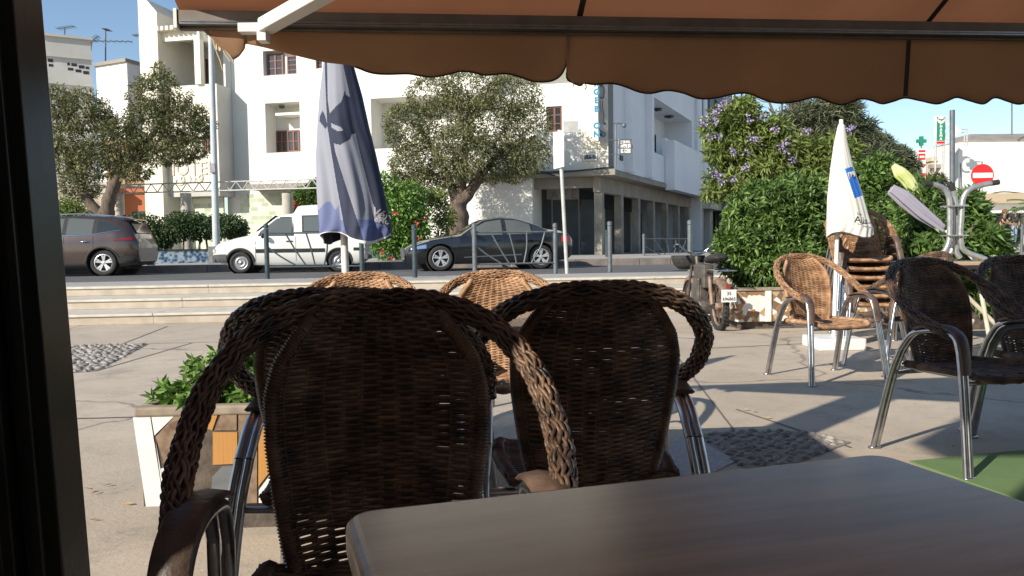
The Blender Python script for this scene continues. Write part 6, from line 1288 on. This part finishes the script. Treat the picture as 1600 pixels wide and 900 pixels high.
# pharmacy signs
def vsign(label, px0, y0, px1, y1, d, ybase, parts):
    a, c = P(px0, y1, d), P(px1, y0, d); ox = (a.x+c.x)/2; t = thing('pharmacy_sign', label, 'sign', (ox, d, .3)); w = (c.x-a.x)/2; z0, z1 = a.z-.3, c.z-.3
    for x in (-w*.8, w*.8): mb = MB(); mb.tube([(x, .1, 0), (x, .1, z0)], .05, 6); mb.build('post', M_pw, t)
    mb = MB(); mb.box(-w, w, 0, .2, z0, z1); pn = bevel(mb.build('panel', M_white, t), .01)
    parts(t, pn, w, z0, z1); return t
M_grn = mat('pharmacy_green', (.02, .22, .13), .5); M_sr = mat('sign_red', (.5, .03, .03))
def pa(t, pn, w, z0, z1):
    H = z1-z0; mb = MB(); mb.box(-w*.85, w*.85, -.012, -.001, z0+H*.13, z0+H*.84); mb.build('green_field', M_grn, pn)
    mb = MB(); mb.box(-w*.85, w*.85, -.012, -.001, z0+H*.03, z0+H*.11); mb.box(-w*.85, w*.85, -.012, -.001, z0+H*.845, z0+H*.97); mb.build('red_field', M_sr, pn)
    mb = MB(); mb.lathe([(0, .0), (w*.75, .0), (w*.75, .012), (0, .012)], 24, Matrix.Translation((0, -.013, z0+H*.86)) @ Matrix.Rotation(math.pi/2, 4, 'X')); mb.build('emblem', M_white, pn)
    mb = MB(); mb.tube(catmull([(-.15, -.03, z0+H*.9), (0, -.03, z0+H*.86), (.13, -.03, z0+H*.9)], 4), .03, 5); mb.tube([(0, -.03, z0+H*.86), (0, -.03, z0+H*.82)], .03, 5); mb.build('emblem_mark', M_grn, pn)
    for i, c_ in enumerate('PHARMA'): text_obj(c_, H*.12, frameM((0, -.02, z0+H*(.7-.108*i)), (1, 0, 0)), M_white, pn, align='CENTER', bold=.01)
vsign('green pharmacy sign with white letters high on posts', 1462, 181, 1478, 226, 40, 0, pa)
def pb_(t, pn, w, z0, z1):
    H = z1-z0
    for a, c, m_ in ((.93, .97, M_sr), (.78, .9, M_sr), (.3, .52, M_sr), (.02, .26, mat('orange_print', (.6, .13, .04), .5))): mb = MB(); mb.box(-w*.8, w*.8, -.012, -.001, z0+H*a, z0+H*c); mb.build('colour_field', m_, pn)
    mb = MB(); mb.box(-w*.6, w*.6, -.016, -.0125, z0+H*.82, z0+H*.86); mb.build('white_stripe', M_white, pn)
    mb = MB(); mb.tube(catmull([(-.1, -.02, z0+H*.73), (-.02, -.02, z0+H*.7), (.05, -.02, z0+H*.64), (.15, -.02, z0+H*.7)], 4), .03, 5); mb.build('emblem', M_sr, pn)
    mb = MB(); k = .22
    cz = z1+.36
    mb.box(-.08, .08, 0, .14, cz-k, cz+k); mb.box(-k, -.081, .0, .14, cz-.08, cz+.08); mb.box(.081, k, .0, .14, cz-.08, cz+.08); mb.build('green_cross', M_grn, t); mb = MB(); mb.tube([(0, .07, z1), (0, .07, cz-k)], .03, 6); mb.build('cross_stem', M_grn, t)
vsign('red and white pharmacy totem topped by a green cross', 1433, 232, 1447, 312, 38, 0, pb_)
q = P(1488, 205, 40); t = thing('crescent_sign', 'white crescent and cross sign on a pipe bracket above the white roof', 'sign', (q.x, 40, q.z)); mb = MB(); A = []
for k in range(21):
    a = R(60+240*k/20); w_ = .09*math.sin(math.pi*k/20)+.01; A.append([((.36-w_)*math.cos(a)-.1, y, (.4-w_)*math.sin(a)) for y in (0,)]+[((.4)*math.cos(a)-.1, 0, .42*math.sin(a))])
mb.grid(np.array(A)); cr_ = mb.build('crescent', M_white, t); cr_.modifiers.new('s', 'SOLIDIFY').thickness = .08
mb = MB(); x = P(1494, 205, 40).x-q.x; mb.box(x-.09, x+.09, 0, .08, -.26, .26); mb.box(x-.26, x-.091, 0, .08, -.09, .09); mb.box(x+.091, x+.26, 0, .08, -.09, .09); mb.build('cross', M_white, t)
mb = MB(); 
for y_ in (202, 207):
    mb.tube([P(1498, y_, 40.1)-t.location, P(1511 if y_ == 202 else 1507, y_, 40.1)-t.location, P(1511 if y_ == 202 else 1507, 228, 40.1)-t.location], .035, 6)
mb.build('bracket', M_pw, t)

# ------------------------------------------------------------------ people
def person(label, loc, rz, shirt, trousers, hair, pose, hsc=1.72):
    t = thing('person', label, 'person', loc, rz); k = hsc/1.75
    def skin(verts, edges, rad, name, m, parent, root=0, sub=1):
        me = bpy.data.meshes.new(name); me.from_pydata([tuple(Vector(v)*k) for v in verts], edges, []); o = bpy.data.objects.new(name, me); COL.objects.link(o); o.parent = parent
        mo_ = o.modifiers.new('s', 'SKIN'); mo_.use_smooth_shade = True
        for i, r_ in enumerate(rad): me.skin_vertices[0].data[i].radius = (r_*k, r_*k) if np.isscalar(r_) else (r_[0]*k, r_[1]*k)
        me.skin_vertices[0].data[root].use_root = True; s = o.modifiers.new('u', 'SUBSURF'); s.levels = sub; s.render_levels = sub; me.materials.append(m); return o
    J = pose
    ms = mat('skin', (.35, .19, .12), .6)
    V = [J['pelvis'], J['waist'], J['chest'], J['neck'], J['head0'], J['head1']]; rad = [(.15, .1), (.13, .1), (.17, .11), .055, .075, .09]; Ed = [(0, 1), (1, 2), (2, 3), (3, 4), (4, 5)]
    for s in ('l', 'r'):
        b0 = len(V); V += [J['sh'+s], J['el'+s], J['wr'+s], J['ha'+s]]; rad += [.055, .042, .03, .035]; Ed += [(2, b0), (b0, b0+1), (b0+1, b0+2), (b0+2, b0+3)]
        b0 = len(V); V += [J['hip'+s], J['kn'+s], J['an'+s], J['to'+s]]; rad += [.085, .06, .045, .04]; Ed += [(0, b0), (b0, b0+1), (b0+1, b0+2), (b0+2, b0+3)]
    body = skin(V, Ed, rad, 'body', ms, t)
    for s in ('l', 'r'):
        w_, h = Vector(J['wr'+s]), Vector(J['ha'+s]); dd = (h-w_).normalized()
        for i in range(5):
            off = Vector(((i-2)*.014, 0, 0)); mb = MB(); mb.tube([(h+off)*k, (h+off*1.3+dd*(.045 if i else .02)+Vector((0, -.008, 0)))*k, (h+off*1.4+dd*(.075 if i else .035)+Vector((0, -.02, 0)))*k], .008*k, 5); mb.build('finger', ms, body, True)
    # clothes
    sh = skin([J['pelvis'], J['waist'], J['chest'], Vector(J['neck'])-Vector((0, 0, .04)), J['shl'], Vector(J['shl']).lerp(Vector(J['ell']), .6), J['shr'], Vector(J['shr']).lerp(Vector(J['elr']), .6)], [(0, 1), (1, 2), (2, 3), (2, 4), (4, 5), (2, 6), (6, 7)], [(.165, .115), (.15, .12), (.19, .13), .07, .075, .06, .075, .06], 'shirt', shirt, body)
    tr = skin([Vector(J['pelvis'])+Vector((0, 0, .02)), J['hipl'], J['knl'], Vector(J['anl'])+Vector((0, 0, .03)), J['hipr'], J['knr'], Vector(J['anr'])+Vector((0, 0, .03))], [(0, 1), (1, 2), (2, 3), (0, 4), (4, 5), (5, 6)], [(.16, .12), .1, .075, .062, .1, .075, .062], 'trousers', trousers, body)
    for s in ('l', 'r'):
        a, c = Vector(J['an'+s])*k, Vector(J['to'+s])*k; mb = MB(); mb.sphere(a.lerp(c, .5)-Vector((0, 0, .02)), (.05, .13, .05), 10); mb.build('shoe', M_dark, body, True)
    hd = Vector(J['head0']).lerp(Vector(J['head1']), .55)*k; fw = Vector(J['face']).normalized()
    mb = MB(); mb.sphere(hd-fw*.02+Vector((0, 0, .035)), (.098, .105, .1), 14); mb.build('hair', hair, body, True)
    sdv = fw.cross(Vector((0, 0, 1))).normalized(); mb = MB()
    for s in (-1, 1): mb.sphere(hd+fw*.088+sdv*.032*s+Vector((0, 0, -.0)), .011, 6)
    mb.build('eye', M_dark, body, True); mb = MB(); mb.sphere(hd+fw*.1+Vector((0, 0, -.03)), (.014, .02, .022), 6); mb.build('nose', ms, body, True); mb = MB(); mb.sphere(hd+fw*.088+Vector((0, 0, -.062)), (.026, .012, .007), 6); mb.build('mouth', mat('lips', (.3, .1, .08), .6), body, True)
    mb = MB()
    for s in (-1, 1): mb.sphere(hd+sdv*.092*s+Vector((0, 0, -.005)), (.014, .02, .03), 6)
    mb.build('ear', ms, body, True); return t
base_pose = dict(pelvis=(0, 0, .95), waist=(0, 0, 1.1), chest=(0, 0, 1.33), neck=(0, -.01, 1.5), head0=(0, -.02, 1.58), head1=(0, -.02, 1.68), shl=(-.19, 0, 1.42), shr=(.19, 0, 1.42), ell=(-.27, .03, 1.14), elr=(.27, .03, 1.14), wrl=(-.27, -.05, .9), wrr=(.26, -.05, .9), hal=(-.27, -.07, .82), har=(.26, -.07, .82),
                 hipl=(-.09, 0, .88), hipr=(.09, 0, .88), knl=(-.1, -.04, .49), knr=(.11, .03, .49), anl=(-.1, 0, .09), anr=(.13, .08, .09), tol=(-.11, -.14, .03), tor=(.15, -.06, .03), face=(.5, -1, 0))
M_jean = mat('jeans', (.25, .33, .42), .9, c2=(.3, .38, .46), scale=8)
gp = P(1584, 380, 31); 
mb = MB(); mb.box(P(1380, 380, 31).x, 60, 28.5, 80, .3, .8); struct(mb.build('raised_pavement', M_pave))
q = P(1584, 380, 31); person('man in a dark polo shirt and pale jeans walking at the right edge', (q.x, 31, .8), .2, mat('dark_polo', (.025, .028, .035), .9), M_jean, M_dark, base_pose, 1.46)
p2_ = dict(base_pose); p2_.update(pelvis=(0, .05, .95), waist=(0, 0, 1.08), chest=(.02, -.1, 1.28), neck=(.04, -.15, 1.45), head0=(.06, -.17, 1.52), head1=(.06, -.18, 1.62), shl=(-.16, -.08, 1.38), shr=(.2, -.1, 1.36), ell=(-.2, -.2, 1.12), elr=(.25, -.2, 1.12), wrl=(.0, -.38, 1.02), wrr=(.22, -.4, 1.02), hal=(.06, -.42, 1.0), har=(.16, -.45, 1.0))
q = P(1563, 380, 30.5); person('person with reddish hair in a black top bending forward left of the walking man', (q.x, 30.5, .8), .6, mat('black_top', (.02, .02, .022), .9), mat('black_trousers', (.02, .02, .022), .9), mat('red_hair', (.25, .04, .03), .7), p2_, 1.4)
